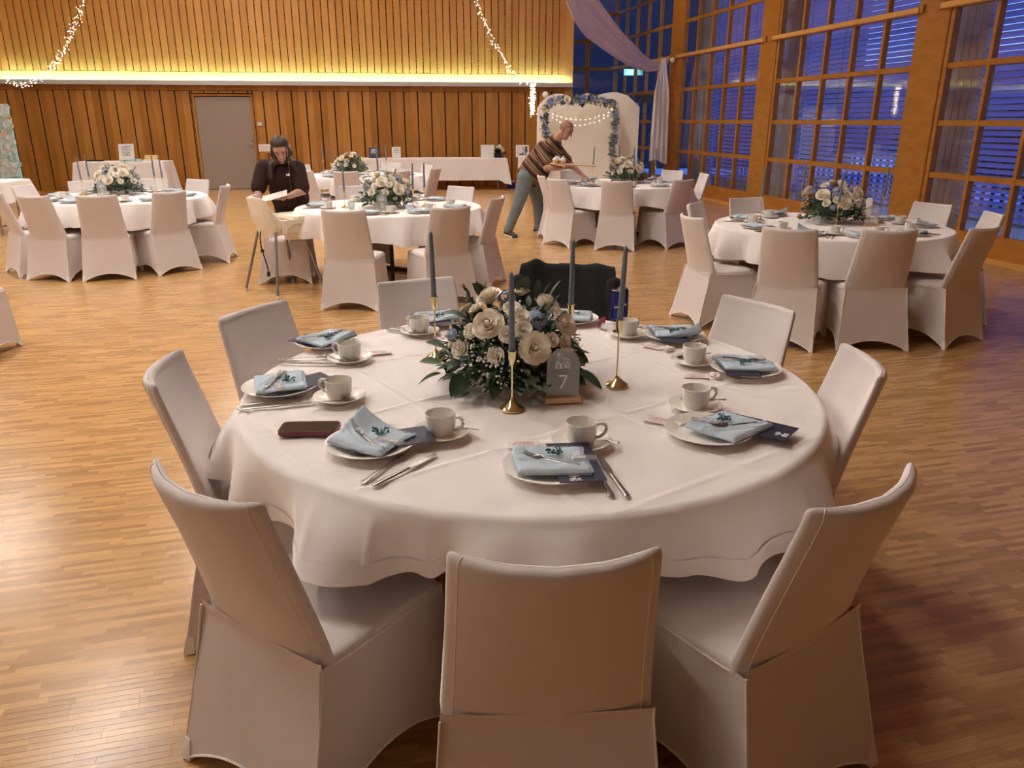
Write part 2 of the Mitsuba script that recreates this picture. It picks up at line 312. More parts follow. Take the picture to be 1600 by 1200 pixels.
# glass door in the far bay (columns 1 and 2)
ss = np.linspace(8.43 + 0.035, 12.6 - 0.035, 6)
da, db = ss[1] + 0.03, ss[3] - 0.03
key = struct('door_2', ply(cat_([gbox(da, da + 0.14, -0.06, 0.06, 0.0, 2.21), gbox(db - 0.14, db, -0.06, 0.06, 0, 2.21), gbox(da, db, -0.06, 0.06, 2.03, 2.21), gbox(da, db, -0.05, 0.05, 0.0, 0.12)]), 'metal_grey'), label='glass exit door in a grey metal frame in the far window bay')
add('pane', ply((np.array([gpt(da + 0.1, 0, 0.1), gpt(db - 0.1, 0, 0.1), gpt(db - 0.1, 0, 2.05), gpt(da + 0.1, 0, 2.05)]), np.array([[0, 1, 2], [0, 2, 3]])), 'pane_glass'), key)
add('handle', ply(tube([gpt(da + 0.17, 0.05, 0.95), gpt(da + 0.17, 0.09, 0.97), gpt(da + 0.17, 0.09, 1.25), gpt(da + 0.17, 0.05, 1.27)], 0.014), 'steel', 40), key)
# recess behind the end of the back wall: a return wall and two columns of glazing that face the room
EY = gpt(12.6, 0, 0)
struct('wall_return', ply(box(1.30, 1.50, 20.35, EY[1] + 0.2, 0, ZC), 'board_upper'), label='return of the boarded wall at the recess')
xs = [1.50, 2.14, EY[0] + 0.02]
key = struct('window_7', ply(cat_([box(a - 0.06, a + 0.06, EY[1] - 0.05, EY[1] + 0.05, 0, ZC) for a in xs]), 'frame_wood'), label='narrow gridded window at the end of the recess')
for z in ROWS: add('crossbar', ply(cbox(xs[0], xs[2], EY[1] - 0.045, EY[1] + 0.04, z - 0.045, z + 0.045), 'frame_wood'), key)
for i in range(2):
    for j, z in enumerate(ROWS[:-1]):
        c = np.array([[xs[i], EY[1], z], [xs[i + 1], EY[1], z], [xs[i + 1], EY[1], ROWS[j + 1]], [xs[i], EY[1], ROWS[j + 1]]])
        add('pane', ply((c, np.array([[0, 1, 2], [0, 2, 3]])), 'pane_glass'), key)
# unseen sides of the hall
struct('wall_left', ply(box(-14.2, -14.0, -7, 20, 0, ZC), 'wall_plain')); struct('wall_front', ply(box(-14, 9.6, -7.2, -7.0, 0, ZC), 'wall_plain'))
struct('ceiling', ply(box(-14.2, 9.8, -7.2, 25, ZC, ZC + 0.2), 'ceiling_white'))
for (x, y) in UNSEEN_LAMPS:
    key = thing('unseen_ceiling_lamp', 'unseen long luminous panel under the ceiling, placed to light the hall', 'lamp', 'unseen luminous panels under the ceiling')
    add('housing', ply(cbox(x - 0.22, x + 0.22, y - 1.0, y + 1.0, 5.66, 5.74), 'paint_white'), key)
    k = add('diffuser', ply((np.array([[x - 0.2, y - 0.97, 5.655], [x - 0.2, y + 0.97, 5.655], [x + 0.2, y + 0.97, 5.655], [x + 0.2, y - 0.97, 5.655]]), np.array([[0, 1, 2], [0, 2, 3]]))), key)
    scene[k].update(bsdf={'type': 'diffuse'}, emitter=emit(UNSEEN_LAMP_L * V(1.0, 0.92, 0.83)))

# ------------------------------------------------------------------ outside
struct('ground', ply(box(-60, 90, -50, 110, -0.45, -0.30), 'paving'), label='pale paving outside the windows')
def slat_mesh(s0, s1, z):
    d = -0.42; a = math.radians(38); w = 0.046
    P = [gpt(s, d - u * w * math.cos(a), z - u * w * math.sin(a) + 0.004 * (1 - u * u)) for u in (-1, -0.33, 0.33, 1) for s in (s0, s1)]
    P = np.array(P); lo = P - [0, 0, 0.0022]
    f = []
    for k in range(3):
        a0, a1, b0, b1 = 2 * k, 2 * k + 1, 2 * k + 2, 2 * k + 3
        f += [[a0, a1, b1], [a0, b1, b0], [a0 + 8, b1 + 8, a1 + 8], [a0 + 8, b0 + 8, b1 + 8]]
    f += [[0, 8, 1], [1, 8, 9], [6, 7, 14], [7, 15, 14]]
    return trimesh.Trimesh(np.vstack([P, lo]), f, process=False)
BL = {2: (4.25, 7.15), 3: (0.05, 3.55), 4: (-4.2, -0.70)}
BLL = {2: 'lowered outdoor venetian blind behind the second window bay', 3: 'lowered outdoor venetian blind behind the large bay by the window table', 4: 'lowered outdoor venetian blind behind the bay at the right edge', 5: 'lowered outdoor venetian blind beyond the frame'}
for n, (s0, s1) in BL.items():
    key = thing('venetian_blind', BLL[n], 'blind', 'outdoor venetian blinds')
    z = 0.36
    while z < 5.2:
        add('slat', ply(slat_mesh(s0, s1, z), 'slat_outside'), key); z += 0.077
    for s in np.linspace(s0 + 0.25, s1 - 0.25, 4):
        add('cord', ply(tube([gpt(s, -0.38, 0.3), gpt(s, -0.38, 5.3)], 0.0035, 4), 'black_plastic'), key)
    add('head_rail', ply(gbox(s0, s1, -0.48, -0.36, 5.25, 5.35), 'slat_outside'), key)
    key = thing('sun_screen', {2: 'pale boarded screen outside the far end of the second window bay', 3: 'pale boarded screen outside the far end of the bay by the window table', 4: 'pale boarded screen outside the bay at the right edge', 5: 'pale boarded screen beyond the frame'}[n], 'screen', 'boarded screens outside')
    for j in range(8):
        w = 0.13
        add('board', ply(gbox(s1 + 0.06 + j * w, s1 + 0.06 + (j + 1) * w - 0.008, -0.62, -0.56, -0.3, 5.8, 0.003), 'screen_outside'), key)
# railing, hedge and a far wall outside
key = thing('railing', 'dark railing of upright bars outside the windows', 'railing')
add('rail', ply(cat_([gbox(-13, 13, -4.06, -3.98, 1.02, 1.08), gbox(-13, 13, -4.05, -3.99, -0.1, -0.05)]), 'railing_dark'), key)
for j in range(110):
    s = -13 + j * 0.236; add('baluster', ply(gbox(s, s + 0.05, -4.045, -3.995, -0.3, 1.04, 0.002), 'railing_dark'), key)
for j in range(9):
    s = -12 + j * 3.1; hh = rng.uniform(1.7, 2.6); q = gpt(s, -11.0, -0.3)
    key = thing('shrub', ['first', 'second', 'third', 'fourth', 'fifth', 'sixth', 'seventh', 'eighth', 'ninth'][j] + ' dark garden shrub from the right, outside behind the railing', 'shrub', 'shrubs outside the windows')
    n = 900; d = rng.normal(size=(n, 3)); d /= np.linalg.norm(d, axis=1, keepdims=True); rr = rng.uniform(0.55, 1.0, n)[:, None] ** 0.5
    P = q + V(0, 0, hh * 0.55) + d * rr * V(1.2, 1.2, hh * 0.5); a = rng.normal(size=(n, 3)) * 0.15; b = rng.normal(size=(n, 3)) * 0.10
    vv = np.stack([P - a, P + b, P + a, P - b], 1).reshape(-1, 3); i4 = np.arange(n)[:, None] * 4
    add('foliage', ply((vv, np.vstack([i4 + [0, 1, 2], i4 + [0, 2, 3]])), 'shrub_green'), key, kind='stuff')
    add('stem', ply(tube([q, q + V(0, 0, hh * 0.6)], 0.06), 'stem_green'), key)
key = thing('garden_building', 'low dark building beyond the garden outside the windows', 'building')
add('wall', ply(gbox(-30, 40, -22.4, -22, -0.3, 4.2), 'far_wall'), key); add('roof', ply(gbox(-30.5, 40.5, -23.5, -21.6, 4.2, 4.5), 'railing_dark'), key)
key = thing('sky_hiding_block', 'tall dark block placed beyond the far windows to hide the sky', 'building')  # placed to block the sky so the far panes look dark
add('wall', ply(box(-6, 14, 33, 34, -0.3, 11), 'far_wall'), key); add('roof', ply(box(-6.4, 14.4, 32.7, 34.3, 11, 11.3), 'railing_dark'), key)
#@@OBJECTS
# ------------------------------------------------------------------ tables, cloths and chairs
scene['cloth_creased'] = {'type': 'twosided', 'bsdf': {'type': 'bumpmap', 'scale': 1.0, 'arbitrary': None}}
def crease_h(p, n, uv):
    a = 0.62; u, v = p.x * math.cos(a) + p.y * math.sin(a), -p.x * math.sin(a) + p.y * math.cos(a)
    h = mi.Float(0)
    for w, o in ((u, 0.17), (v, 0.05)):
        k = dr.floor(w / 0.46 + o); d = (w / 0.46 + o - k - 0.5) * 0.46 + 0.012 * (noise(u * 2.3, v * 2.3, 4.0) - 0.5)
        h += 0.0026 * dr.exp(-dr.square(d / 0.007)) - 0.0010 * dr.exp(-dr.square((d - 0.018) / 0.010))
    up = smoothstep(0.5, 0.9, n.z)
    return h * up + 0.008 * noise(p.x * 4.0, p.y * 4.0, p.z * 3.0) + 0.003 * fbm(p.x * 17 + 3 * noise(p.x * 3, p.y * 3, 0.5), p.y * 17, p.z * 9, 2)
scene['cloth_creased'] = {'type': 'twosided', 'bsdf': {'type': 'bumpmap', 'tex': proc(crease_h, 2e-3), 'scale': 1.0,
    'bsdf': {'type': 'principled', 'base_color': rgb((0.83, 0.79, 0.775)), 'roughness': 0.8, 'sheen': 0.25, 'specular': 0.25}}}

TAB = {7: (0.06, 2.49), 6: (2.70, 6.62), 5: (-1.27, 8.12), 4: (-2.40, 13.0), 3: (1.55, 11.15), 2: (-4.55, 9.15)}
TNAME = {7: 'the front table', 6: 'the round table by the windows', 5: 'the round table with the high chair', 4: 'the round table before the long table', 3: 'the round table before the white arches', 2: 'the round table on the left'}
ZT = 0.755                                        # top of the cloth
def cloth_mesh(seed, n, R=0.955, drop=0.20, flare=0.075, fine=False, at=(0, 0)):
    r = np.random.default_rng(seed); th = np.arange(n) * 2 * PI / n
    w = sum(r.uniform(0.5, 1.0) * np.cos(k * th + r.uniform(0, 6.28)) for k in (6, 9, 13, 17)) / 1.9
    w = np.sign(w) * np.abs(w) ** 0.8
    sharp = sum(a * np.exp(-((np.angle(np.exp(1j * (th - c)))) / s) ** 2) for c, a, s in zip(r.uniform(0, 6.28, 24), r.uniform(0.5, 1.0, 24) * r.choice([-1, 1], 24), r.uniform(0.03, 0.08, 24)))
    fold = sum(a * np.exp(-((np.angle(np.exp(1j * (th - c)))) / s) ** 2) for c, a, s in zip(r.uniform(0, 6.28, 16), r.uniform(0.4, 1.0, 16), r.uniform(0.011, 0.022, 16)))
    dr_ = drop * (1 + 0.10 * np.cos(4 * th + r.uniform(0, 6)) + 0.05 * np.cos(7 * th + 1) + 0.05 * sharp)
    P = []
    for a in np.linspace(0.0, 1.0, 150 if fine else 20): P.append(np.stack([(R - 0.022) * a * np.cos(th), (R - 0.022) * a * np.sin(th), np.full(n, ZT)], -1))
    rr = 0.022
    for a in np.linspace(0.2, 1.0, 4) * PI / 2 * 0.88: P.append(np.stack([(R - rr + rr * math.sin(a)) * np.cos(th), (R - rr + rr * math.sin(a)) * np.sin(th), ZT - rr + rr * np.cos(a) + 0 * th], -1))
    rings = np.linspace(0.06, 1.0, 22 if fine else 14)
    for t in rings:
        rad = R + flare * t ** 0.8 * (0.75 + 0.25 * w) + t ** 1.05 * (0.042 * w + 0.050 * sharp) + 0.013 * t ** 0.6 * fold - 0.02 * t * t
        P.append(np.stack([rad * np.cos(th), rad * np.sin(th), ZT - rr - (dr_ - rr) * t], -1))
    P = np.array(P)
    if fine:                                   # pressed fold lines and soft wrinkles of the near cloth
        X, Y = P[..., 0] + at[0], P[..., 1] + at[1]; h = np.zeros_like(X)
        for ang_, o in ((0.62, 0.17), (0.62 + PI / 2, 0.05)):
            q = X * math.cos(ang_) + Y * math.sin(ang_); u = -X * math.sin(ang_) + Y * math.cos(ang_)
            k = np.floor(q / 0.46 + o); d = (q / 0.46 + o - k - 0.5) * 0.46 + 0.016 * (meshkit.noise(np.stack([u * 2.3, k * 5.1, 0 * u], -1)) - 0.5)
            s_ = 0.35 + 0.9 * meshkit.noise(np.stack([u * 3.1, k * 3.3, 0 * u + 5], -1)); h += s_ * (0.0042 * np.exp(-(d / 0.0085) ** 2) - 0.0018 * np.exp(-((d - 0.021) / 0.011) ** 2))
        rad = np.hypot(P[..., 0], P[..., 1]); N3 = lambda f, g, sd: meshkit.fbm(np.stack([X * f, Y * g, 0 * X + sd], -1), 3) - 0.5
        h += 0.007 * N3(5, 5, 1) + 0.012 * np.clip((rad - 0.5) / 0.4, 0, 1) * (np.abs(N3(7, 7, 7)) ** 0.7 - 0.3) * 0.9
        flat = np.clip((0.955 - rad) / 0.05, 0.25, 1); top = (P[..., 2] > ZT - 0.021); P[..., 2] += np.where(top, np.minimum(h, 0.0045) * flat - 0.0045, -0.0045)
    hem = P[-1].copy(); inn = hem * V(0.994, 0.994, 1); P = np.concatenate([P, (hem - [0, 0, 0.003])[None], (inn + [0, 0, -0.002])[None]])
    return grid(P.transpose(1, 0, 2), close_u=True)
def hem_band(seed, n, **k):
    m = cloth_mesh(seed, n, **k); P = m.vertices.reshape(n, -1, 3); q = P[:, 33:38]; c = q.copy(); c[..., :2] *= 1.0035; return grid(c, close_u=True)
top_shape = ply(moved(trimesh.creation.cylinder(0.925, 0.026, sections=64), 0, 0, ZT - 0.016 - 0.013), 'tabletop_wood', 30)
leg_shape = [ply(cat_([tube([(0.42 * sx, 0.34, 0.70), (0.42 * sx, 0.34, 0.02)], 0.02), tube([(0.42 * sx, -0.34, 0.70), (0.42 * sx, -0.34, 0.02)], 0.02), cbox(0.42 * sx - 0.03, 0.42 * sx + 0.03, -0.42, 0.42, 0.0, 0.035, 0.01)]), 'table_metal', 40) for sx in (-1, 1)]
for t, (cx, cy) in TAB.items():
    key = thing('round_table', f'round banquet table under the white cloth, {TNAME[t]}'.replace('table, the front table', 'table in the foreground'), 'table', 'round banquet tables')
    M = TR(cx, cy, 0, 12 * t)
    add('tabletop', top_shape, key, M); add('leg', leg_shape[0], key, M); add('leg', leg_shape[1], key, M)
    k = add('tablecloth', ply(cloth_mesh(40 + t, 720, drop=0.19, fine=True, at=(cx, cy)) if t == 7 else cloth_mesh(40 + t, 240, drop=0.245), 'cloth_white' if t == 7 else 'cloth_creased', True), None, TR(cx, cy), f'white cloth draped over {TNAME[t]}', 'tablecloth', 'white round tablecloths')
    add('hem', ply(hem_band(40 + t, 240, drop=0.194 if t == 7 else 0.245), 'cloth_white', True), k, TR(cx, cy))

def chair_meshes():
    zb = np.array([0.885, 0.80, 0.70, 0.60, 0.52, 0.47, 0.44]); yb = np.array([0.305, 0.275, 0.238, 0.202, 0.175, 0.160, 0.152]); hb = np.array([0.192, 0.197, 0.203, 0.209, 0.215, 0.219, 0.221])
    curve = lambda z: 0.014 + 0.044 * np.clip((z - 0.44) / 0.44, 0, 1)
    N, th = 44, 0.044
    a = np.arange(N) * 2 * PI / N; cu, cv = np.cos(a), np.sin(a)
    uu = np.sign(cu) * np.abs(cu) ** 0.42; vv = np.sign(cv) * np.abs(cv) ** 0.62
    P, zs = [], np.linspace(0.43, 0.86, 16)
    def ring(z, s=1.0, sv=1.0, dz=0.0):
        y = np.interp(z, zb[::-1], yb[::-1]); h = np.interp(z, zb[::-1], hb[::-1]); t = th * (0.8 + 0.35 * (0.88 - z) / 0.44)
        return np.stack([uu * h * s, y - t / 2 + vv * t / 2 * sv - curve(z) * (uu * s) ** 2, np.full(N, z) + dz + 0.010 * (uu * s) ** 2 * np.clip((z - 0.44) / 0.44, 0, 1)], -1)
    for z in zs: P.append(ring(z))
    for s, d, sv in ((0.998, 0.010, 0.97), (0.985, 0.017, 0.85), (0.965, 0.022, 0.6), (0.94, 0.0245, 0.3), (0.9, 0.0255, 0.03)): P.append(ring(0.86, s, sv, d))
    back = grid(np.array(P).transpose(1, 0, 2), close_u=True)
    # seat cushion: superellipse rings
    def rect(hx, y0, y1, z, e=0.22, n=48):
        b = np.arange(n) * 2 * PI / n; c, s = np.cos(b), np.sin(b)
        return np.stack([np.sign(c) * np.abs(c) ** e * hx, (y0 + y1) / 2 + np.sign(s) * np.abs(s) ** e * (y1 - y0) / 2, np.full(n, z)], -1)
    S = [rect(0.217, -0.275, 0.145, 0.425), rect(0.221, -0.282, 0.15, 0.44), rect(0.218, -0.279, 0.148, 0.452), rect(0.208, -0.266, 0.14, 0.461), rect(0.18, -0.235, 0.115, 0.468), rect(0.12, -0.16, 0.06, 0.472), rect(0.03, -0.08, -0.02, 0.473), rect(0.0002, -0.05, -0.0498, 0.473)]
    seat = grid(np.array(S).transpose(1, 0, 2), close_u=True)
    # stretched skirt: four faces with arched hems
    C_top = [(-0.2205, 0.1525), (0.2205, 0.1525), (0.217, -0.272), (-0.217, -0.272)]
    C_bot = [(-0.258, 0.245), (0.258, 0.245), (0.246, -0.300), (-0.246, -0.300)]
    arch = [0.075, 0.10, 0.08, 0.10]; parts, hems, ribs = [], [], []
    for k in range(4):
        a0, a1, b0, b1 = map(np.array, (C_top[k], C_top[(k + 1) % 4], C_bot[k], C_bot[(k + 1) % 4])); nrm = np.array([(b1 - b0)[1], -(b1 - b0)[0]]); nrm = -nrm / np.linalg.norm(nrm)
        if nrm @ (b0 + b1) < 0: nrm = -nrm
        nu, nv = 22, 16; Q = np.zeros((nu, nv, 3))
        for i, u in enumerate(np.linspace(0, 1, nu)):
            hz = arch[k] * (1 - abs(2 * u - 1) ** 2.2)
            for j, v in enumerate(np.linspace(0, 1, nv)):
                ztop = 0.462 if k == 0 else 0.445; z = ztop + (hz - ztop) * v; t = max(0.0, (0.445 - z) / 0.445)
                c = a0 + (a1 - a0) * u + ((b0 + (b1 - b0) * u) - (a0 + (a1 - a0) * u)) * (0.82 * t + 0.18 * t * t)
                c = c - nrm * 0.022 * math.sin(PI * u) * (0.25 + 0.75 * t) * (1.0 if k else 0.7)
                if k == 0: c = c + V(0, (0.0075 if z > 0.445 else 0.0) * (z - 0.445) / 0.017 + 0.001 - 0.011 * (2 * u - 1) ** 2 * max(0, 1 - t * 2.2))
                Q[i, j] = (c[0], c[1], z)
        parts.append(grid(Q)); hems.append(tube(Q[:, -1], 0.0038, 6)); ribs.append(tube(Q[0], 0.0030, 6))
    skirt = cat_(parts)
    seam = cat_(hems + [ribs[0], ribs[1], tube(np.array([q for q in np.roll(rect(0.2215, -0.283, 0.151, 0.437), -13, 0) if q[1] < 0.12]), 0.0028, 6)])
    pockets = []
    for sx, sy, cx, cy in ((-1, 1, -0.258, 0.245), (1, 1, 0.258, 0.245), (1, -1, 0.246, -0.300), (-1, -1, -0.246, -0.300)):
        p = np.array([[cx, cy, 0.0], [cx - sx * 0.030, cy + sy * 0.001, 0.004], [cx + sx * 0.001, cy - sy * 0.030, 0.004], [cx - sx * 0.030, cy - sy * 0.03, 0.004],
                      [cx - sx * 0.004, cy - sy * 0.012, 0.065], [cx - sx * 0.026, cy - sy * 0.010, 0.062], [cx - sx * 0.006, cy - sy * 0.034, 0.062], [cx + sx * 0.0025, cy + sy * 0.0025, 0.012]])
        pockets.append(trimesh.convex.convex_hull(p))
    # edge seam of the backrest, along its front and rear rim
    rim = []
    for side in (1, -1):
        for fr in (0.30,):
            k = int(np.argmin(np.abs(uu - side) + np.abs(vv - 0.75)))
            rim.append(tube(np.array(P)[:20, k], 0.0016, 6))
    return (*[xform(q, np.diag([1, 1, 0.987, 1])) for q in (back, seat, skirt, cat_([seam] + rim))], pockets)
_b, _s, _k, _p, _f = chair_meshes()
CHAIR = [('backrest', ply(_b, 'cover_white', 50)), ('seat', ply(_s, 'cover_white', 50)), ('skirt', ply(_k, 'cover_white', 50)), ('piping', ply(_p, 'pipe_white', 40))] + [('foot_pocket', ply(f, 'pipe_white')) for f in _f]
CH = {7: [((0.068, 1.141), 'with its back to the camera at the front'), ((-0.68, 1.43), 'at the front left, back half turned'), ((0.755, 1.40), 'at the front right, back half turned'), ((-1.10, 2.27), 'on the left, behind the front left one'), ((-1.085, 3.058), 'at the rear left, nearest the high chair'),
          ((-0.478, 3.674), 'at the rear, left of the jacketed chair'), ((0.273, 3.84), 'at the rear, draped with a black jacket'), ((1.06, 3.18), 'at the rear right, below the window table'), ((1.16, 2.33), 'on the right, behind the front right one')],
      6: [((1.393, 6.215), 'on the left, seen from the side'), ((1.929, 5.454), 'left of the two with backs to camera'), ((2.623, 5.355), 'right of the two with backs to camera'), ((3.413, 5.522), 'at the front right, turned'), ((3.99, 6.393), 'on the right by the window bay'),
          ((3.90, 7.21), 'at the rear right facing camera'), ((3.37, 7.78), 'at the rear behind the flowers'), ((2.27, 7.768), 'at the rear left facing camera'), ((1.632, 7.212), 'far left, half hidden behind another chair')],
      5: [((-1.449, 6.60), 'with its back to camera beside the high chair'), ((-0.507, 6.85), 'with its back to camera, right one'), ((-0.10, 7.78), 'on the right, seen edge on'), ((-0.55, 9.12), 'at the rear right facing camera'), ((-1.85, 9.22), 'at the rear behind the candle'), ((-2.66, 8.03), 'on the left behind the high chair')],
      4: [((-3.19, 12.045), 'front left by the woman in maroon'), ((-2.474, 11.80), 'with its back to camera, left one'), ((-1.673, 12.0), 'with its back to camera, right one'), ((-1.16, 12.65), 'on the right, seen edge on'), ((-1.40, 13.65), 'at the rear right turned to camera'), ((-2.136, 14.25), 'at the rear before the long table'), ((-3.02, 14.15), 'at the rear left of the flowers'), ((-3.60, 13.5), 'on the far left, behind the woman')],
      3: [((0.55, 10.30), 'front left beside the striped man'), ((1.318, 9.90), 'with its back to camera in the middle'), ((2.233, 10.15), 'at the front right, turned'), ((2.78, 11.30), 'on the right by the window bay'), ((2.47, 12.1), 'at the rear right facing camera'), ((0.85, 12.20), 'at the rear left under the tray'), ((0.40, 10.97), 'on the left in front of the man')],
      2: [((-5.47, 8.29), 'front left, outermost at the picture edge'), ((-4.87, 7.92), 'front left, second from the picture edge'), ((-4.207, 7.95), 'with its back to camera, right of centre'), ((-3.66, 8.42), 'at the front right, turned away'), ((-3.33, 9.30), 'on the right, seen edge on'), ((-4.0, 10.23), 'at the rear right facing camera'), ((-4.68, 10.38), 'at the rear, hidden by the flowers'), ((-5.42, 10.0), 'at the rear left facing camera'), ((-5.72, 9.22), 'on the far left facing the flowers')]}
SHORT = {7: 'the front table', 6: 'the window table', 5: 'the high chair table', 4: 'the middle rear table', 3: 'the arch table', 2: 'the left table'}
chairs = {}
for t, L in CH.items():
    cx, cy = TAB[t]
    for i, ((x, y), txt) in enumerate(L):
        d = V(x - cx, y - cy); r = max(np.linalg.norm(d), 1.20 if (t, i) != (7, 8) else 1.1) + 0.02; d = d / np.linalg.norm(d)
        ang = math.degrees(math.atan2(d[1], d[0])) - 90 + rng.uniform(-3, 3)
        o = V(cx, cy) + d * (r - 0.30)
        key = thing('banquet_chair', f'white-covered chair at {SHORT[t]}, {txt}', 'chair', f'white-covered chairs around {SHORT[t]}')
        M = TR(o[0], o[1], 0, ang); chairs[t, i] = (o, ang, M, d, r)
        for n, s in CHAIR: add(n, s, key, M)
# the chair whose foot shows at the left edge
key = thing('banquet_chair', 'white-covered chair cut by the left picture edge, only a corner seen', 'chair'); M = TR(-3.93, 5.27, 0, 100)
for n, s in CHAIR: add(n, s, key, M)

# ------------------------------------------------------------------ crockery and cutlery
plate_m = lathe([(0, 0.004), (0.085, 0.004), (0.088, 0.0), (0.092, 0.0), (0.096, 0.004), (0.118, 0.012), (0.138, 0.0175), (0.1405, 0.019), (0.139, 0.0205), (0.136, 0.0202), (0.116, 0.0148), (0.097, 0.008), (0.088, 0.0065), (0, 0.0062)], 64)
saucer_m = lathe([(0, 0.003), (0.042, 0.003), (0.044, 0), (0.048, 0), (0.051, 0.004), (0.070, 0.012), (0.081, 0.0165), (0.0825, 0.018), (0.081, 0.0192), (0.069, 0.0145), (0.050, 0.0075), (0.034, 0.006), (0.0335, 0.0075), (0.0315, 0.0075), (0.031, 0.0055), (0, 0.0055)], 56)
cup_m = lathe([(0, 0.003), (0.026, 0.003), (0.028, 0), (0.031, 0), (0.032, 0.003), (0.037, 0.012), (0.0405, 0.024), (0.0415, 0.040), (0.0425, 0.060), (0.0438, 0.0625), (0.0425, 0.064), (0.0405, 0.0625), (0.0390, 0.040), (0.036, 0.016), (0.030, 0.0075), (0, 0.0065)], 56)
hp = [(0.040, 0, 0.054), (0.050, 0, 0.058), (0.061, 0, 0.056), (0.067, 0, 0.047), (0.066, 0, 0.036), (0.058, 0, 0.025), (0.048, 0, 0.019), (0.038, 0, 0.018)]
from scipy.interpolate import CubicSpline
def spline(pts, n=24):
    p = np.array(pts, float); s = np.r_[0, np.cumsum(np.linalg.norm(np.diff(p, axis=0), axis=1))]; return CubicSpline(s, p)(np.linspace(0, s[-1], n))
cup_handle_m = tube(spline(hp, 22), 0.0048, 10)
def shaft(L, w0, w1, th, z=0.0):
    n = 14; t = np.linspace(0, 1, n); w = w0 + (w1 - w0) * t ** 0.8; P = []
    for a in np.arange(10) * 2 * PI / 10: P.append(np.stack([w * np.cos(a), t * L, np.full(n, z + th * math.sin(a) + th)], -1))
    m = grid(np.array(P), close_u=True); e = [sph((0, 0, z + th), 1)]; e[0].vertices = (e[0].vertices - [0, 0, z + th]) * [w0, w0, th] + [0, 0, z + th]
    e.append(e[0].copy()); e[1].vertices = e[1].vertices * [w1 / w0, w1 / w0, 1] + [0, L, 0]; return cat_([m] + e)
def fork_mesh(L=0.185, s=1.0):
    m = [shaft(L * 0.64, 0.0078 * s, 0.0033 * s, 0.0014)]
    def arc(y):
        t = max(0, (y / L - 0.6) / 0.4); return 0.0014 + (0.003 * math.sin(PI * min(t, 0.6) / 0.6) if t < 0.6 else 0) + 0.022 * max(0, t - 0.45) ** 1.5
    ys = np.linspace(L * 0.62, L * 0.79, 10); w = 0.0115 * s * np.sin(np.clip((ys - ys[0]) / (ys[-1] - ys[0]) * 1.0 + 0.12, 0, 1) * PI / 2)
    up = np.array([[(u * w[i], ys[i], arc(ys[i]) + 0.002 + 0.0016 * u * u) for i in range(len(ys))] for u in np.linspace(-1, 1, 9)])
    m += [grid(up), grid(up[:, ::-1] - [0, 0, 0.0016])]
    for k in range(4):
        x = (-1 + 2 * k / 3) * 0.0097 * s; yy = np.linspace(L * 0.785, L, 7); m.append(tube([(x, y, arc(y) + 0.0014) for y in yy], np.linspace(0.0018, 0.0009, 7) * s, 6))
    return cat_(m)
def knife_mesh(L=0.21):
    h = shaft(L * 0.52, 0.0078, 0.006, 0.0028)
    b = prism([(-0.006, L * 0.52), (0.006, L * 0.52), (0.0095, L * 0.66), (0.0095, L * 0.88), (0.006, L * 0.97), (0.0, L), (-0.006, L * 0.985), (-0.0075, L * 0.9), (-0.007, L * 0.66)], 0.0018); b.apply_translation([0, 0, 0.002]); return cat_([h, b])
def spoon_mesh(L=0.135):
    h = shaft(L * 0.68, 0.0055, 0.0022, 0.0012); P = []
    for v in np.linspace(-1, 1, 11):
        P.append([(0.0125 * math.sqrt(max(0, 1 - v * v)) * u, L * 0.83 + v * L * 0.17, 0.0035 - 0.0035 * (1 - v * v) * (1 - u * u) + 0.0006) for u in np.linspace(-1, 1, 9)])
    P = np.array(P); return cat_([h, grid(P), grid(P[::-1] + [0, 0, 0.001])])
plate_m.vertices[:, :2] *= 0.88
S_plate, S_saucer, S_cup, S_handle = ply(plate_m, 'porcelain', 50), ply(saucer_m, 'porcelain', 50), ply(cup_m, 'porcelain', 50), ply(cup_handle_m, 'porcelain', True)
S_fork, S_dfork, S_knife, S_spoon = ply(fork_mesh(0.212, 1.15), 'steel', 40), ply(fork_mesh(0.145, 0.85), 'steel', 40), ply(knife_mesh(0.228), 'steel', 40), ply(spoon_mesh(), 'steel', 40)

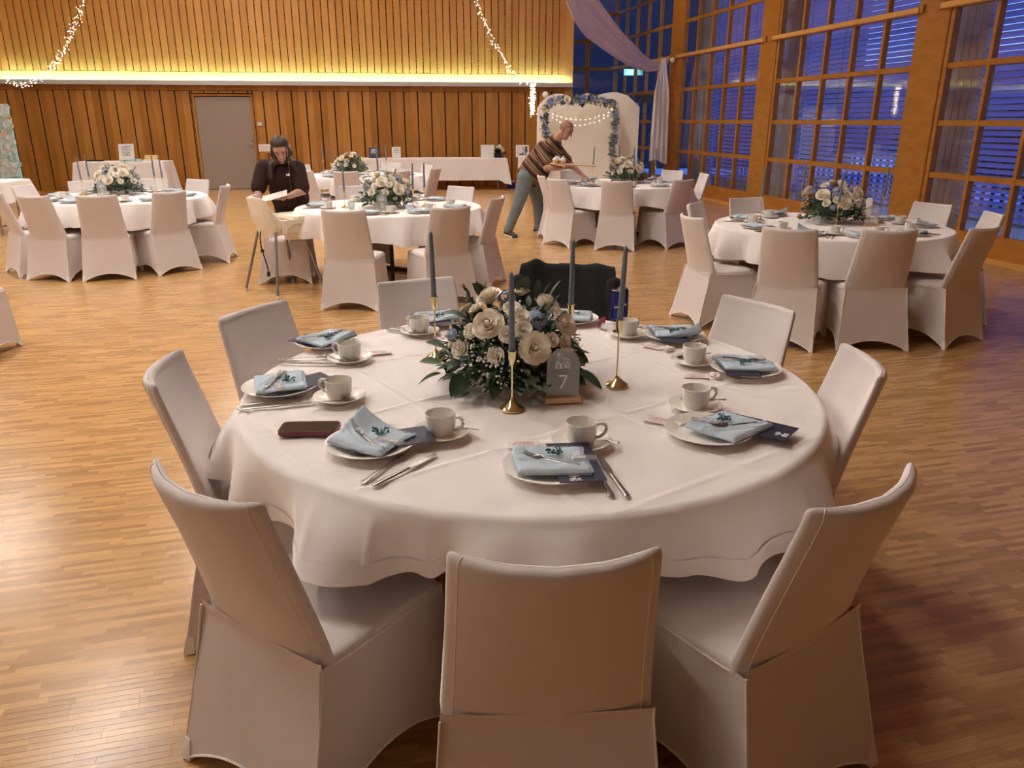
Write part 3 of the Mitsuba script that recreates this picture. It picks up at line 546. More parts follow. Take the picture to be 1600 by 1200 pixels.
# ------------------------------------------------------------------ hand lettering (strokes)
GL = {'a': [[(0.55, 0.85), (0.3, 1.0), (0.05, 0.6), (0.1, 0.1), (0.35, 0.05), (0.6, 0.8), (0.55, 0.2), (0.7, 0.0), (0.9, 0.2)]],
      'b': [[(0.0, 0.2), (0.35, 1.3), (0.4, 1.9), (0.22, 1.9), (0.1, 0.9), (0.12, 0.1), (0.4, 0.05), (0.55, 0.6), (0.35, 0.85), (0.5, 0.7), (0.8, 0.7)]],
      'c': [[(0.55, 0.85), (0.3, 1.0), (0.05, 0.5), (0.25, 0.0), (0.65, 0.2)]], 'e': [[(0.0, 0.35), (0.35, 0.6), (0.4, 0.95), (0.15, 0.9), (0.05, 0.4), (0.25, 0.0), (0.65, 0.25)]],
      'f': [[(0.05, 0.3), (0.35, 1.2), (0.5, 1.9), (0.3, 1.85), (0.2, 0.9), (0.15, -0.7), (0.3, -0.6), (0.25, 0.1), (0.6, 0.3)], [(0.0, 0.85), (0.45, 0.95)]],
      'i': [[(0.05, 0.4), (0.22, 0.95), (0.18, 0.15), (0.3, 0.0), (0.5, 0.25)], [(0.26, 1.35), (0.29, 1.42)]],
      'k': [[(0.1, 1.9), (0.12, 0.0)], [(0.12, 0.4), (0.5, 0.95), (0.3, 0.55), (0.6, 0.0), (0.75, 0.1)]],
      'l': [[(0.0, 0.2), (0.35, 1.3), (0.4, 1.9), (0.22, 1.85), (0.12, 0.8), (0.2, 0.05), (0.5, 0.25)]], 'n': [[(0.05, 0.9), (0.12, 0.0), (0.2, 0.6), (0.45, 0.95), (0.5, 0.2), (0.6, 0.0), (0.8, 0.2)]],
      'o': [[(0.35, 1.0), (0.1, 0.8), (0.05, 0.3), (0.3, 0.0), (0.55, 0.4), (0.5, 0.85), (0.3, 1.0), (0.5, 0.85), (0.8, 0.9)]], 'r': [[(0.0, 0.3), (0.2, 1.0), (0.25, 0.85), (0.5, 0.85), (0.4, 0.2), (0.5, 0.0), (0.7, 0.2)]],
      't': [[(0.0, 0.3), (0.3, 1.2), (0.25, 1.55), (0.15, 0.6), (0.25, 0.0), (0.5, 0.25)], [(-0.05, 1.15), (0.55, 1.22)]], 'u': [[(0.05, 0.9), (0.1, 0.2), (0.3, 0.0), (0.5, 0.8), (0.5, 0.15), (0.62, 0.0), (0.8, 0.2)]], 'h': [[(0.0, 0.2), (0.35, 1.3), (0.38, 1.9), (0.2, 1.8), (0.1, 0.0), (0.25, 0.7), (0.48, 0.9), (0.5, 0.15), (0.62, 0.0), (0.8, 0.2)]]}
GW = {'a': 0.85, 'b': 0.75, 'c': 0.6, 'e': 0.6, 'f': 0.5, 'i': 0.45, 'k': 0.75, 'l': 0.48, 'n': 0.78, 'o': 0.75, 'r': 0.65, 't': 0.5, 'u': 0.78, 'h': 0.78}
def script(text, h, r):
    """joined-up lettering as thin tubes in the xy plane; h is the x-height"""
    x, m = 0.0, []
    for ch in text:
        if ch == ' ': x += 0.6; continue
        for st in GL[ch]:
            p = spline([(a, b, 0) for a, b in st], 5 * len(st)) if len(st) > 2 else np.array([(a, b, 0) for a, b in st], float)
            p[:, 0] += x + 0.22 * p[:, 1]; q = tube(p * h, r, 5); q.vertices[:, 2] *= 0.3; m.append(q)
        x += GW[ch]
    m = cat_(m); m.apply_translation([-x * h / 2, 0, 0]); return m
def scribble(w, seed, h=0.004, r=0.0004):
    q = np.random.default_rng(seed); return moved(script(''.join(q.choice(list('aeilnrtukh'), max(3, int(w / (h * 0.66))))), h, r))

# ------------------------------------------------------------------ things of one place setting
def napkin_mesh(seed, lift=0.0):
    q = np.random.default_rng(seed); n = 34; a, b = 0.182, 0.158
    u, v = np.meshgrid(np.linspace(0, 1, n), np.linspace(0, 1, n), indexing='ij'); x, y = (u - 0.5) * a, (v - 0.5) * b
    x = x + 0.004 * np.sin(v * 5 + seed); y = y + 0.004 * np.sin(u * 4 + seed)
    line = v - (0.62 - 0.52 * u + 0.05 * np.sin(u * 6 + seed))           # diagonal pocket edge
    z = 0.009 + 0.0045 * (1 - 1 / (1 + np.exp(-line * 60))) + 0.007 * np.exp(-(line / 0.035) ** 2) + 0.004 * np.exp(-((line + 0.14) / 0.05) ** 2)
    z = z + 0.013 * (meshkit.fbm(np.stack([u * 3.0, v * 3.0, np.full_like(u, seed)], -1), 3) - 0.5) + 0.016 * np.clip(u * 0.2 + 0.8 - (1 - v) - 0.62, 0, 1) * (1 - u) + lift * np.clip((1 - u) + v - 1.25, 0, 1) ** 1.3
    e = np.minimum(np.minimum(u, 1 - u), np.minimum(v, 1 - v)); z = z * np.clip(0.45 + e * 14, 0, 1)
    top = np.stack([x, y, z], -1); bot = top * V(1, 1, 0) + V(0, 0, 0.0); bot[..., 2] = np.maximum(0, z - 0.012)
    ringi = [(i, 0) for i in range(n)] + [(n - 1, j) for j in range(1, n)] + [(i, n - 1) for i in range(n - 2, -1, -1)] + [(0, j) for j in range(n - 2, 0, -1)]
    side = np.array([[top[i], bot[i]] for i, j in ringi for i in [(i, j)]]); side = np.concatenate([side, side[:1]])
    body = cat_([grid(top[::-1]), grid(bot), grid(side)])
    fr = []
    for k in range(170):
        if k < 92: c = V((k / 91 - 0.5) * a, b / 2, 0.006); d = V(q.uniform(-0.4, 0.4), 1, q.uniform(-0.1, 0.6))
        else: c = V(a / 2, ((k - 92) / 77 - 0.5) * b, 0.006); d = V(1, q.uniform(-0.4, 0.4), q.uniform(-0.1, 0.6))
        c = c + V(0.004 * math.sin((c[1] / b + 0.5) * 5 + seed), 0.004 * math.sin((c[0] / a + 0.5) * 4 + seed), 0) - d * 0.002
        fr.append(tube([c, c + d * q.uniform(0.004, 0.008)], 0.0008, 3, False))
    return body, cat_(fr)
NAPKINS = [tuple(ply(m, 'napkin_blue', True) for m in napkin_mesh(s, l)) for s, l in ((1, 0.0), (2, 0.10), (3, 0.03))]
S_menu = ply(cbox(-0.058, 0.058, -0.118, 0.118, 0, 0.0012, 0.0003), 'navy_card')
S_print = ply(cat_([moved(script('ehn', 0.013, 0.0013), -0.018, -0.111, 0.0013), moved(script('uan', 0.010, 0.0010), -0.018, -0.088, 0.0013)]), 'white_ink')
q_ = np.random.default_rng(5); tw = []
for k in range(22):
    a, r = q_.uniform(0, 6.28), q_.uniform(0.004, 0.022); c = V(r * math.cos(a), r * math.sin(a), q_.uniform(0.004, 0.016)); tw += [sph(c, q_.uniform(0.0022, 0.0038)), tube([(0, -0.012, 0.002), c], 0.0006, 3)]
S_sprig = ply(cat_(tw), 'teal_sprig')
S_tag = ply(cbox(-0.045, 0.045, -0.014, 0.014, 0, 0.0018, 0.0004), 'acrylic')
S_card = ply(cbox(-0.043, 0.043, -0.024, 0.024, 0, 0.0016, 0.0003), 'paper')
S_ink = [ply(cat_([moved(scribble(0.06, s, 0.0085, 0.0006), 0, -0.002, 0.0017), moved(scribble(0.04, s + 9, 0.004, 0.0004), -0.003, 0.012, 0.0017), moved(scribble(0.05, s + 5, 0.0035, 0.0004), 0, -0.017, 0.0017)]), 'red_ink') for s in (1, 2, 3)]
S_candy = ply(moved(sph((0, 0, 0), 1, 2), 0, 0, 0), 'candy_sugar', True)
def candy_M(x, y, z, a): return T().translate([x, y, z + 0.0075]) @ T().rotate([0, 0, 1], a) @ T().scale([0.015, 0.0095, 0.0075])

def setting(t, txt, P, pa, full, cup=None, cupa=0.0, fork=None, knife=None, card=None, menu=(0.055, 0.0, 0.0), nap=(0, 0, 0, 0), name=None, tagrot=-4, tagpos=(0.072, -0.010), candies=0, spoon=None, far=False):
    """P: plate centre (world x, y); pa: direction the guest looks, degrees from +y; others in world metres. full: with lettering and cutlery."""
    W = TNAME[t]; seat = txt
    def lab(s): return s if len(s.split()) <= 16 else ' '.join(s.split()[:16])
    def L(x, y, z, a=0.0):
        b = math.radians(pa); return TR(P[0] + x * math.cos(b) - y * math.sin(b), P[1] + x * math.sin(b) + y * math.cos(b), z, pa + a)
    add('plate', S_plate, None, L(0, 0, ZT + 0.0005), lab(f'white dinner plate {seat}'), 'plate', f'plates on {SHORT[t]}')
    z = ZT + 0.0215
    k = add('menu_card', S_menu, None, L(menu[0], menu[1], z, menu[2]), lab(f'navy menu card on the plate {seat}'), 'card', f'menu cards on {SHORT[t]}')
    if full: add('print', S_print, k, L(menu[0], menu[1], z, menu[2]), label='white printed letters')
    zn = z + 0.0014
    n0, n1 = NAPKINS[nap[3]]; M = L(nap[0], nap[1], zn, nap[2])
    k = add('napkin', n0, None, M, lab(f'folded blue napkin {seat}'), 'napkin', f'blue napkins on {SHORT[t]}')
    if not far: add('fringe', n1, k, M, kind='stuff')
    if not far:
        b = math.radians(nap[2]); R = lambda x, y: (nap[0] + x * math.cos(b) - y * math.sin(b), nap[1] + x * math.sin(b) + y * math.cos(b))
        x, y = R(0.062, -0.050); add('dessert_fork', S_dfork, None, L(x, y, zn + 0.0125, nap[2] + 63), lab(f'dessert fork tucked in the blue napkin {seat}'), 'fork', 'dessert forks in the napkins')
        x, y = R(0.014, 0.028); add('sprig', S_sprig, None, L(x, y, zn + 0.010, nap[2] + 40), lab(f'dark teal sprig on the blue napkin {seat}'), 'sprig', 'teal sprigs on the napkins')
        x, y = R(*tagpos); k = add('name_tag', S_tag, None, L(x, y, zn + 0.0145, nap[2] + tagrot), lab(f'clear name tag with white lettering on the napkin {seat}'), 'tag', 'clear name tags')
        add('lettering', ply(moved(script(name, 0.013, 0.0011), -0.003, -0.006, 0.002), 'white_ink') if name else ply(moved(scribble(0.05, nap[3] + 3, 0.010, 0.0007), -0.003, -0.005, 0.002), 'white_ink'), k, L(x, y, zn + 0.0145, nap[2] + tagrot))
    if cup is not None:
        M = TR(cup[0], cup[1], ZT + 0.0005, cupa)
        add('saucer', S_saucer, None, M, lab(f'white saucer under the cup {seat}'), 'saucer', f'saucers on {SHORT[t]}')
        M = TR(cup[0], cup[1], ZT + 0.0062, cupa)
        k = add('cup', S_cup, None, M, lab(f'white coffee cup on its saucer {seat}'), 'cup', f'coffee cups on {SHORT[t]}'); add('handle', S_handle, k, M)
        if not far:
            sa = spoon if spoon is not None else cupa - 60
            b = math.radians(sa); add('spoon', S_spoon, None, T().translate([cup[0] + 0.090 * math.cos(b) + 0.047 * -math.sin(b), cup[1] + 0.090 * math.sin(b) + 0.047 * math.cos(b), ZT + 0.019]) @ T().rotate([0, 0, 1], sa + 90) @ T().rotate([1, 0, 0], -4.0), lab(f'coffee spoon on the saucer {seat}'), 'spoon', 'coffee spoons on the saucers')
    if fork is not None: add('fork', S_fork, None, TR(fork[0], fork[1], ZT + 0.0005, fork[2]), lab(f'steel fork by the plate {seat}'), 'fork', f'forks on {SHORT[t]}')
    if knife is not None: add('knife', S_knife, None, TR(knife[0], knife[1], ZT + 0.0005, knife[2]), lab(f'steel knife by the plate {seat}'), 'knife', f'knives on {SHORT[t]}')
    if card is not None:
        M = TR(card[0], card[1], ZT + 0.0008, card[2]); k = add('favour_card', S_card, None, M, lab(f'small white card with red script near the plate {seat}'), 'card', 'small cards with red script'); add('lettering', S_ink[nap[3] % 3], k, M)
        b = math.radians(card[2])
        for j in range(candies):
            cxy = (card[0] + math.cos(b) * (0.062 + 0.014 * (j % 2)) - math.sin(b) * (0.022 * (j // 2) - 0.016), card[1] + math.sin(b) * (0.062 + 0.014 * (j % 2)) + math.cos(b) * (0.022 * (j // 2) - 0.016))
            add('candy', S_candy, None, candy_M(cxy[0], cxy[1], ZT + 0.0005 , card[2] + 70 * j), lab(f'{("first", "second", "third", "fourth")[j]} pale pink sugared almond by the small card {seat}'), 'candy', f'sugared almonds by the card {seat}'[:60])
def ang(a, b): return math.degrees(math.atan2(-(b[0] - a[0]), b[1] - a[1]))      # rotation that turns +y to a->b
c7 = V(*TAB[7])
setting(7, 'nearest the camera, right of the phone plate', (0.098, 1.785), 0, True, cup=(0.19, 1.945), cupa=0, fork=(0.235, 1.645, 7), knife=(0.272, 1.64, 11), card=(0.03, 1.945, 4), menu=(0.062, 0.006, 6), nap=(0.0, 0.0, 3, 0), name='fiko', spoon=-45)
setting(7, 'beside the red phone', (-0.385, 1.93), -40, True, cup=(-0.20, 2.01), cupa=-20, fork=(-0.365, 1.715, -24), knife=(-0.335, 1.695, -36), card=(-0.30, 2.05, -12), menu=(0.035, 0.035, -28), nap=(0.0, 0.0, 12, 1), spoon=-30)
setting(7, 'on the left side, behind the phone', (-0.765, 2.40), -88, True, cup=(-0.55, 2.305), cupa=165, fork=(-0.85, 2.262, -74), knife=(-0.84, 2.212, -74), menu=(0.0, 0.055, 40), nap=(0.0, 0.0, 20, 0), spoon=200, card=None)
setting(7, 'at the rear left, third from the phone', (-0.735, 2.945), -125, True, cup=(-0.60, 2.725), cupa=165, fork=(-0.865, 2.745, -85), knife=(-0.88, 2.70, -95), card=(-0.51, 2.83, 20), menu=(0.03, 0.0, 10), nap=(0.0, 0.0, 0, 2), spoon=140)
setting(7, 'at the rear, left of the flowers', (-0.32, 3.30), -160, True, cup=(-0.385, 3.11), cupa=150, fork=(-0.50, 3.20, -120), knife=(-0.53, 3.17, -125), menu=(0.03, 0.0, 10), nap=(0.0, 0.0, 8, 2), spoon=130)
setting(7, 'at the rear, behind the flowers', (0.26, 3.32), 168, True, cup=(0.13, 3.05), cupa=120, menu=(0.03, 0.0, 0), nap=(0.0, 0.0, 0, 0))
setting(7, 'at the rear right, before the blue cans', (0.665, 3.04), 140, True, cup=(0.475, 3.07), cupa=40, card=(0.555, 2.91, -40), menu=(0.01, 0.03, 45), nap=(0.0, 0.0, 40, 1), candies=4, spoon=20)
setting(7, 'on the right, farther from the camera', (0.83, 2.60), 95, True, cup=(0.665, 2.69), cupa=60, card=(0.64, 2.545, -6), menu=(0.0, 0.035, 82), nap=(0.01, 0.0, 85, 0), candies=4, spoon=15)
setting(7, 'at the front right', (0.555, 2.02), 50, True, cup=(0.565, 2.225), cupa=12, card=(0.435, 2.125, -30), menu=(0.095, -0.085, 2), nap=(0.035, -0.045, -8, 0), name='rabea', tagrot=128, tagpos=(-0.03, 0.05), candies=2, spoon=-12)
for t in (6, 5, 4, 3, 2):
    cx, cy = TAB[t]
    for i, ((x, y), txt) in enumerate(CH[t]):
        d = chairs[t, i][3]; s = V(-d[1], d[0]); a = math.degrees(math.atan2(d[1], d[0])) + 90
        p = V(cx, cy) + d * 0.73; c = V(cx, cy) + d * 0.60 + s * 0.17; f = V(cx, cy) + d * 0.84 + s * 0.16
        setting(t, f'at {SHORT[t]}, {txt}'.replace('with its back to camera', 'before the back-turned chair'), p, a + rng.uniform(-8, 8), False, cup=c + rng.uniform(-0.02, 0.02, 2), cupa=a + rng.uniform(-60, 20), fork=(f[0], f[1], a + 4), knife=(f[0] + s[0] * 0.035, f[1] + s[1] * 0.035, a + 6), menu=(0.03, 0.01, rng.uniform(-10, 30)), nap=(0, 0, rng.uniform(-20, 20), i % 3), far=True)
#@@OBJ2
# ------------------------------------------------------------------ flower arrangements
def rot_to(d):
    d = np.asarray(d, float) / np.linalg.norm(d); z = V(0, 0, 1); v = np.cross(z, d); c = z @ d; M = np.eye(4)
    if c < -0.999: M[1, 1] = M[2, 2] = -1; return M
    K = np.array([[0, -v[2], v[1]], [v[2], 0, -v[0]], [-v[1], v[0], 0]]); M[:3, :3] = np.eye(3) + K + K @ K / (1 + c); return M
def place(m, p, d, spin=0.0, s=1.0):
    m = m.copy(); m.vertices = m.vertices * s; m.apply_transform(mrot(spin, [0, 0, 1])); m.apply_transform(rot_to(d)); m.apply_translation(p); return m
def rose_mesh(seed, rings=((3, 0.25, 0.95), (4, 0.42, 0.92), (5, 0.62, 0.84), (5, 0.80, 0.72), (5, 1.0, 0.56))):
    """a rose that opens to +z, radius about 1: rings of cupped petals whose rims curl outward"""
    q = np.random.default_rng(seed); P = []
    for ri, (n, R, top) in enumerate(rings):
        for k in range(n):
            a0 = 2 * PI * (k + 0.5 * (ri % 2)) / n + q.uniform(-0.15, 0.15); wd = 2 * PI / n * 0.78; Q = np.zeros((9, 7, 3)); pk = q.uniform(0.9, 1.08)
            for i, u in enumerate(np.linspace(-1, 1, 9)):
                for j, v in enumerate(np.linspace(0, 1, 7)):
                    h = (1 - 0.30 * abs(u) ** 3) * v; curl = max(0, h - 0.72) / 0.28 * (0.10 + 0.16 * R) * (1 + 0.4 * abs(u))
                    r = R * pk * (0.22 + 0.78 * math.sin(min(h * 1.15, 1) * PI / 2) ** 0.8) + curl + 0.02 * u
                    z = -0.55 + (top + 0.55) * h * (1 - 0.10 * R * h) - curl * 0.75; a = a0 + wd * u * (1 - 0.25 * v * v * abs(u))
                    Q[i, j] = (r * math.cos(a), r * math.sin(a), z)
            P.append(grid(Q))
    P.append(sph((0, 0, 0.55), 0.20, 1)); return cat_(P)
def leaf_mesh(L, w, bend=0.3, n=5):
    Q = np.zeros((n, 7, 3))
    for i, u in enumerate(np.linspace(-1, 1, n)):
        for j, v in enumerate(np.linspace(0, 1, 7)):
            ww = w * math.sin(PI * min(1, v * 0.97 + 0.03)) ** 0.75; Q[i, j] = (u * ww, L * v, 0.25 * abs(u) * ww - bend * L * v * v)
    return grid(Q)
ROSE = [rose_mesh(s) for s in (1, 2, 3)]
SMALL = rose_mesh(9, ((3, 0.3, 0.8), (5, 0.7, 0.7), (5, 1.0, 0.45)))
def floret(seed):
    q = np.random.default_rng(seed); P = []
    for k in range(46):
        d = q.normal(size=3); d[2] = abs(d[2]); d /= np.linalg.norm(d)
        for a in range(4):
            m = leaf_mesh(0.26, 0.12, 0.2, 3); m.apply_transform(mrot(90 * a + 20, [0, 0, 1])); P.append(place(m, d * (0.9 + 0.1 * q.uniform()), d, q.uniform(0, 90)))
    return cat_(P)
HYD = floret(4)
def leaf_at(q, p, d, L, w):
    """a leaf that starts at p and points along d"""
    d = d / np.linalg.norm(d); side = np.cross(d, [0, 0, 1.0]); side /= np.linalg.norm(side) + 1e-9; up = np.cross(side, d); a = q.uniform(-0.7, 0.7)
    s2, u2 = side * math.cos(a) + up * math.sin(a), up * math.cos(a) - side * math.sin(a); m = leaf_mesh(L, w, q.uniform(0.05, 0.35)); v = m.vertices
    m.vertices = p + v[:, :1] * s2 + v[:, 1:2] * d + v[:, 2:3] * u2; return m
def arrangement(seed, roses, smalls, blues, nleaf, nfol, nbreath, R=0.235, H=0.27, extras=()):
    """parts of one low dome of flowers around its own origin on the table: [(name, mesh, material, kind, label)]"""
    q = np.random.default_rng(seed); out = []
    out.append(('bowl', lathe([(0, 0.0), (0.075, 0.0), (0.095, 0.012), (0.125, 0.045), (0.128, 0.055), (0.123, 0.055), (0.09, 0.02), (0, 0.02)], 48), 'bowl_white', None, 'white ceramic bowl'))
    out.append(('moss', moved(xform(trimesh.creation.icosphere(2, 1.0), np.diag([0.13, 0.13, 0.075, 1])), 0, 0, 0.075), 'stem_green', None, None))
    dome = lambda az, t, f=1.0: V(R * f * math.cos(az) * math.cos(t), R * f * math.sin(az) * math.cos(t), 0.05 + (H - 0.05) * f * math.sin(t))
    fol, fol2 = [], []
    for k in range(nfol):
        az, t = q.uniform(0, 2 * PI), math.asin(q.uniform(-0.05, 0.93)); f = q.uniform(0.55, 0.98); p = dome(az, t, f); d = p - V(0, 0, 0.03); d = d / np.linalg.norm(d) + q.normal(size=3) * 0.55
        (fol if k % 3 else fol2).append(leaf_at(q, p, d, q.uniform(0.022, 0.045), q.uniform(0.006, 0.012)))
    # sprays of narrow leaves that stick out
    for k in range(16):
        az, t = q.uniform(0, 2 * PI), q.uniform(0.0, 1.25); p0 = dome(az, t, 0.7); d = p0 - V(0, 0, 0.05); d /= np.linalg.norm(d); e = p0 + d * q.uniform(0.09, 0.15) + V(0, 0, q.uniform(-0.01, 0.02))
        fol.append(tube([p0, (p0 + e) / 2 + V(0, 0, 0.008), e], 0.0014, 4))
        for u in np.linspace(0.35, 1, 8):
            for s in (-1, 1): c = p0 + (e - p0) * u; sd = np.cross(d, [0, 0, 1.0]); sd /= np.linalg.norm(sd) + 1e-9; fol.append(leaf_at(q, c, d + sd * s * 0.9 + q.normal(size=3) * 0.25, q.uniform(0.018, 0.03), 0.0045))
    out.append(('foliage', cat_(fol), 'leaf_dark', 'stuff', None)); out.append(('foliage', cat_(fol2), 'leaf_mid', 'stuff', None))
    leaves = []
    for k in range(nleaf):
        az = q.uniform(0, 2 * PI); t = q.uniform(-0.12, 0.35); p = dome(az, max(t, -0.1), q.uniform(0.75, 0.98)); p[2] = max(p[2], 0.035); d = V(math.cos(az), math.sin(az), q.uniform(-0.25, 0.35)) + q.normal(size=3) * 0.25
        if p[2] < 0.07: d[2] = abs(d[2]) * 0.5
        leaves.append((leaf_at(q, p, d, q.uniform(0.045, 0.075), q.uniform(0.017, 0.026)), q.choice(['leaf_dark', 'leaf_mid', 'leaf_grey'])))
    for p, d, L, w, m in extras: leaves.append((leaf_at(q, V(*p), V(*d), L, w), m))
    if nleaf >= 30: out += [('leaf', m, c, None, None) for m, c in leaves]
    else: out += [('large_leaves', cat_([m for m, c in leaves]), 'leaf_mid', 'stuff', None)]
    br = []
    for k in range(nbreath):
        cl = [(-1.9, 0.35), (-2.4, 0.6), (-0.7, 0.5), (0.6, 0.4), (2.6, 0.5), (-1.35, 1.1)][k % 6]; az, t = cl[0] + q.normal() * 0.22, cl[1] + q.normal() * 0.16; p = dome(az, t, q.uniform(0.96, 1.12)); br.append(sph(p, q.uniform(0.0028, 0.0048), 0)); 
        if k % 3 == 0: br.append(tube([p * V(0.75, 0.75, 0.9), p], 0.0005, 3, False))
    out.append(('baby_breath', cat_(br), 'breath_white', 'stuff', None))
    for k, (p, d, s) in enumerate(roses): out.append(('rose', place(ROSE[k % 3], V(*p), V(*d), 37 * k, s * 0.82), 'rose_cream', None, None))
    for k, (p, d, s) in enumerate(smalls): out.append(('small_rose', place(SMALL, V(*p), V(*d), 50 * k, s), 'bloom_white', None, None))
    for k, (p, d, s) in enumerate(blues): out.append(('blue_bloom', place(HYD, V(*p), V(*d), 20 * k, s), 'bloom_blue', None, 'pale blue bloom'))
    return [(n, ply(m, b, 45 if n != 'bowl' else 40), kind, lab) for n, m, b, kind, lab in out]
near_roses = [((-0.075, -0.15, 0.235), (-0.15, -0.8, 0.55), 0.050), ((0.07, -0.19, 0.17), (0.15, -0.9, 0.35), 0.052), ((0.165, -0.06, 0.215), (0.6, -0.5, 0.6), 0.048), ((-0.075, 0.02, 0.285), (-0.4, -0.2, 0.9), 0.045), ((0.12, 0.15, 0.23), (0.4, 0.6, 0.7), 0.048), ((-0.15, 0.13, 0.20), (-0.6, 0.5, 0.5), 0.048)]
near_small = [((-0.165, -0.13, 0.15), (-0.5, -0.7, 0.4), 0.026), ((0.03, -0.13, 0.255), (0.1, -0.6, 0.7), 0.024), ((0.035, -0.175, 0.225), (0.1, -0.8, 0.5), 0.023), ((-0.015, -0.195, 0.215), (0, -0.8, 0.4), 0.022), ((0.12, -0.02, 0.285), (0.4, -0.2, 0.8), 0.024), ((-0.05, -0.2, 0.15), (-0.2, -0.9, 0.3), 0.022), ((0.125, -0.165, 0.19), (0.4, -0.7, 0.4), 0.020), ((-0.12, -0.03, 0.26), (-0.5, -0.1, 0.8), 0.02), ((0.03, 0.02, 0.305), (0, 0, 1), 0.024), ((-0.2, -0.02, 0.13), (-0.8, -0.1, 0.4), 0.022), ((0.0, 0.19, 0.2), (0, 0.8, 0.5), 0.026), ((0.0, -0.10, 0.275), (0, -0.5, 0.8), 0.024), ((-0.13, -0.115, 0.205), (-0.5, -0.7, 0.5), 0.022), ((0.17, -0.115, 0.165), (0.7, -0.6, 0.3), 0.022)]
near_blue = [((0.075, -0.105, 0.235), (0.2, -0.6, 0.7), 0.036), ((-0.19, -0.105, 0.19), (-0.7, -0.5, 0.4), 0.020), ((0.15, -0.17, 0.135), (0.5, -0.8, 0.2), 0.020), ((-0.02, 0.14, 0.25), (0, 0.6, 0.7), 0.034)]
ex = [((-0.23, -0.12, 0.10), (-1, -0.25, 0.25), 0.07, 0.024, 'leaf_mid'), ((-0.23, -0.14, 0.07), (-1, -0.5, -0.05), 0.085, 0.022, 'leaf_mid'), ((-0.22, -0.05, 0.13), (-1, 0, 0.4), 0.07, 0.025, 'leaf_mid'), ((-0.15, -0.20, 0.085), (-0.35, -1, -0.35), 0.09, 0.030, 'leaf_dark'), ((-0.05, -0.21, 0.08), (0.0, -1, -0.45), 0.075, 0.026, 'leaf_dark'),
      ((0.20, -0.14, 0.085), (0.9, -0.5, -0.25), 0.11, 0.024, 'leaf_dark'), ((0.03, 0.02, 0.29), (0.25, -0.1, 1), 0.075, 0.028, 'leaf_mid'), ((-0.10, 0.03, 0.28), (-0.4, 0, 1), 0.06, 0.025, 'leaf_dark'), ((0.1, 0.05, 0.27), (0.3, 0.1, 1), 0.07, 0.013, 'leaf_mid'), ((0.12, 0.0, 0.28), (0.35, -0.1, 0.9), 0.08, 0.012, 'leaf_mid'), ((0.08, 0.02, 0.28), (0.1, -0.2, 1), 0.08, 0.012, 'leaf_mid'), ((-0.16, 0.0, 0.22), (-0.9, 0.1, 0.5), 0.075, 0.03, 'leaf_dark')] + \
     [((0.06 + 0.004 * k, -0.215 - 0.012 * k, 0.085 - 0.012 * k), ((-1) ** k * 0.8, -0.6, -0.2), 0.034 - 0.002 * k, 0.012, 'leaf_grey') for k in range(6)]
NEAR = arrangement(11, near_roses, near_small, near_blue, 60, 1750, 420, extras=ex)
FARV = [arrangement(21 + i, [(V(*p) * [sx, sy, 1], V(*d) * [sx, sy, 1], s * 1.05) for p, d, s in near_roses], [(V(*p) * [sx, sy, 1], V(*d) * [sx, sy, 1], s * 1.1) for p, d, s in near_small], [(V(*p) * [sx, sy, 1], V(*d) * [sx, sy, 1], s * 1.2) for p, d, s in near_blue[:3]], 26, 800, 160) for i, (sx, sy) in enumerate(((-1, 1), (1, 1)))]
FL = {7: (0.0, 2.50), 6: (2.78, 6.80), 5: (-1.27, 8.02), 4: (-2.62, 13.0), 3: (1.62, 11.25), 2: (-4.68, 9.42)}
for t, (x, y) in FL.items():
    key = thing('flower_arrangement', f'low bowl of cream roses, blue blooms and dark leaves on {SHORT[t]}', 'flowers', 'flower bowls on the round tables')
    for n, s, kind, lab in (NEAR if t == 7 else FARV[t % 2]):
        k = add(n, s, key, TR(x, y, ZT, 0 if t == 7 else (20 if t != 4 else -60), 1.0 if t == 7 else 1.12), label=lab, kind=kind)

# ------------------------------------------------------------------ candles and their sticks
def stick_mesh(h):
    return lathe([(0, 0.0), (0.0375, 0.0), (0.0385, 0.003), (0.037, 0.006), (0.025, 0.014), (0.012, 0.024), (0.006, 0.030), (0.0035, 0.036), (0.0027, 0.05), (0.0026, h - 0.055), (0.0042, h - 0.052), (0.0042, h - 0.047), (0.006, h - 0.044), (0.010, h - 0.034), (0.0115, h - 0.022), (0.0118, h - 0.004), (0.0148, h - 0.002), (0.0148, h), (0.0112, h), (0.0105, h - 0.018), (0, h - 0.019)], 40)
def candle_mesh(L): return lathe([(0, 0), (0.0098, 0), (0.0104, 0.004), (0.0085, L * 0.7), (0.0070, L - 0.010), (0.0058, L - 0.004), (0.003, L), (0, L)], 32)
def candle(t, x, y, h, L, txt, tilt=(0, 0)):
    M = TR(x, y, ZT + 0.0004); k = thing('candlestick', f'slim gold candlestick {txt}', 'candlestick', f'gold candlesticks on {SHORT[t]}'); add('stem', ply(stick_mesh(h), 'gold', 30), k, M)
    M = T().translate([x, y, ZT + h - 0.018]) @ T().rotate([0, 1, 0], tilt[0]) @ T().rotate([1, 0, 0], tilt[1])
    k = thing('candle', f'slate blue taper candle {txt}', 'candle', f'blue taper candles on {SHORT[t]}'); add('wax', ply(candle_mesh(L), 'candle_blue', 30), k, M)
    add('wick', ply(tube([(0, 0, L - 0.002), (0.001, 0, L + 0.006), (0.003, 0.001, L + 0.011)], 0.0009, 6), 'wick', True), k, M)
candle(7, 0.0, 2.225, 0.186, 0.256, 'in front of the flowers on the front table', (-0.5, 0))
candle(7, 0.352, 2.445, 0.228, 0.256, 'right of the table number on the front table', (2.0, 0))
candle(7, -0.285, 2.76, 0.235, 0.252, 'at the left of the flowers on the front table', (-1.0, 0))
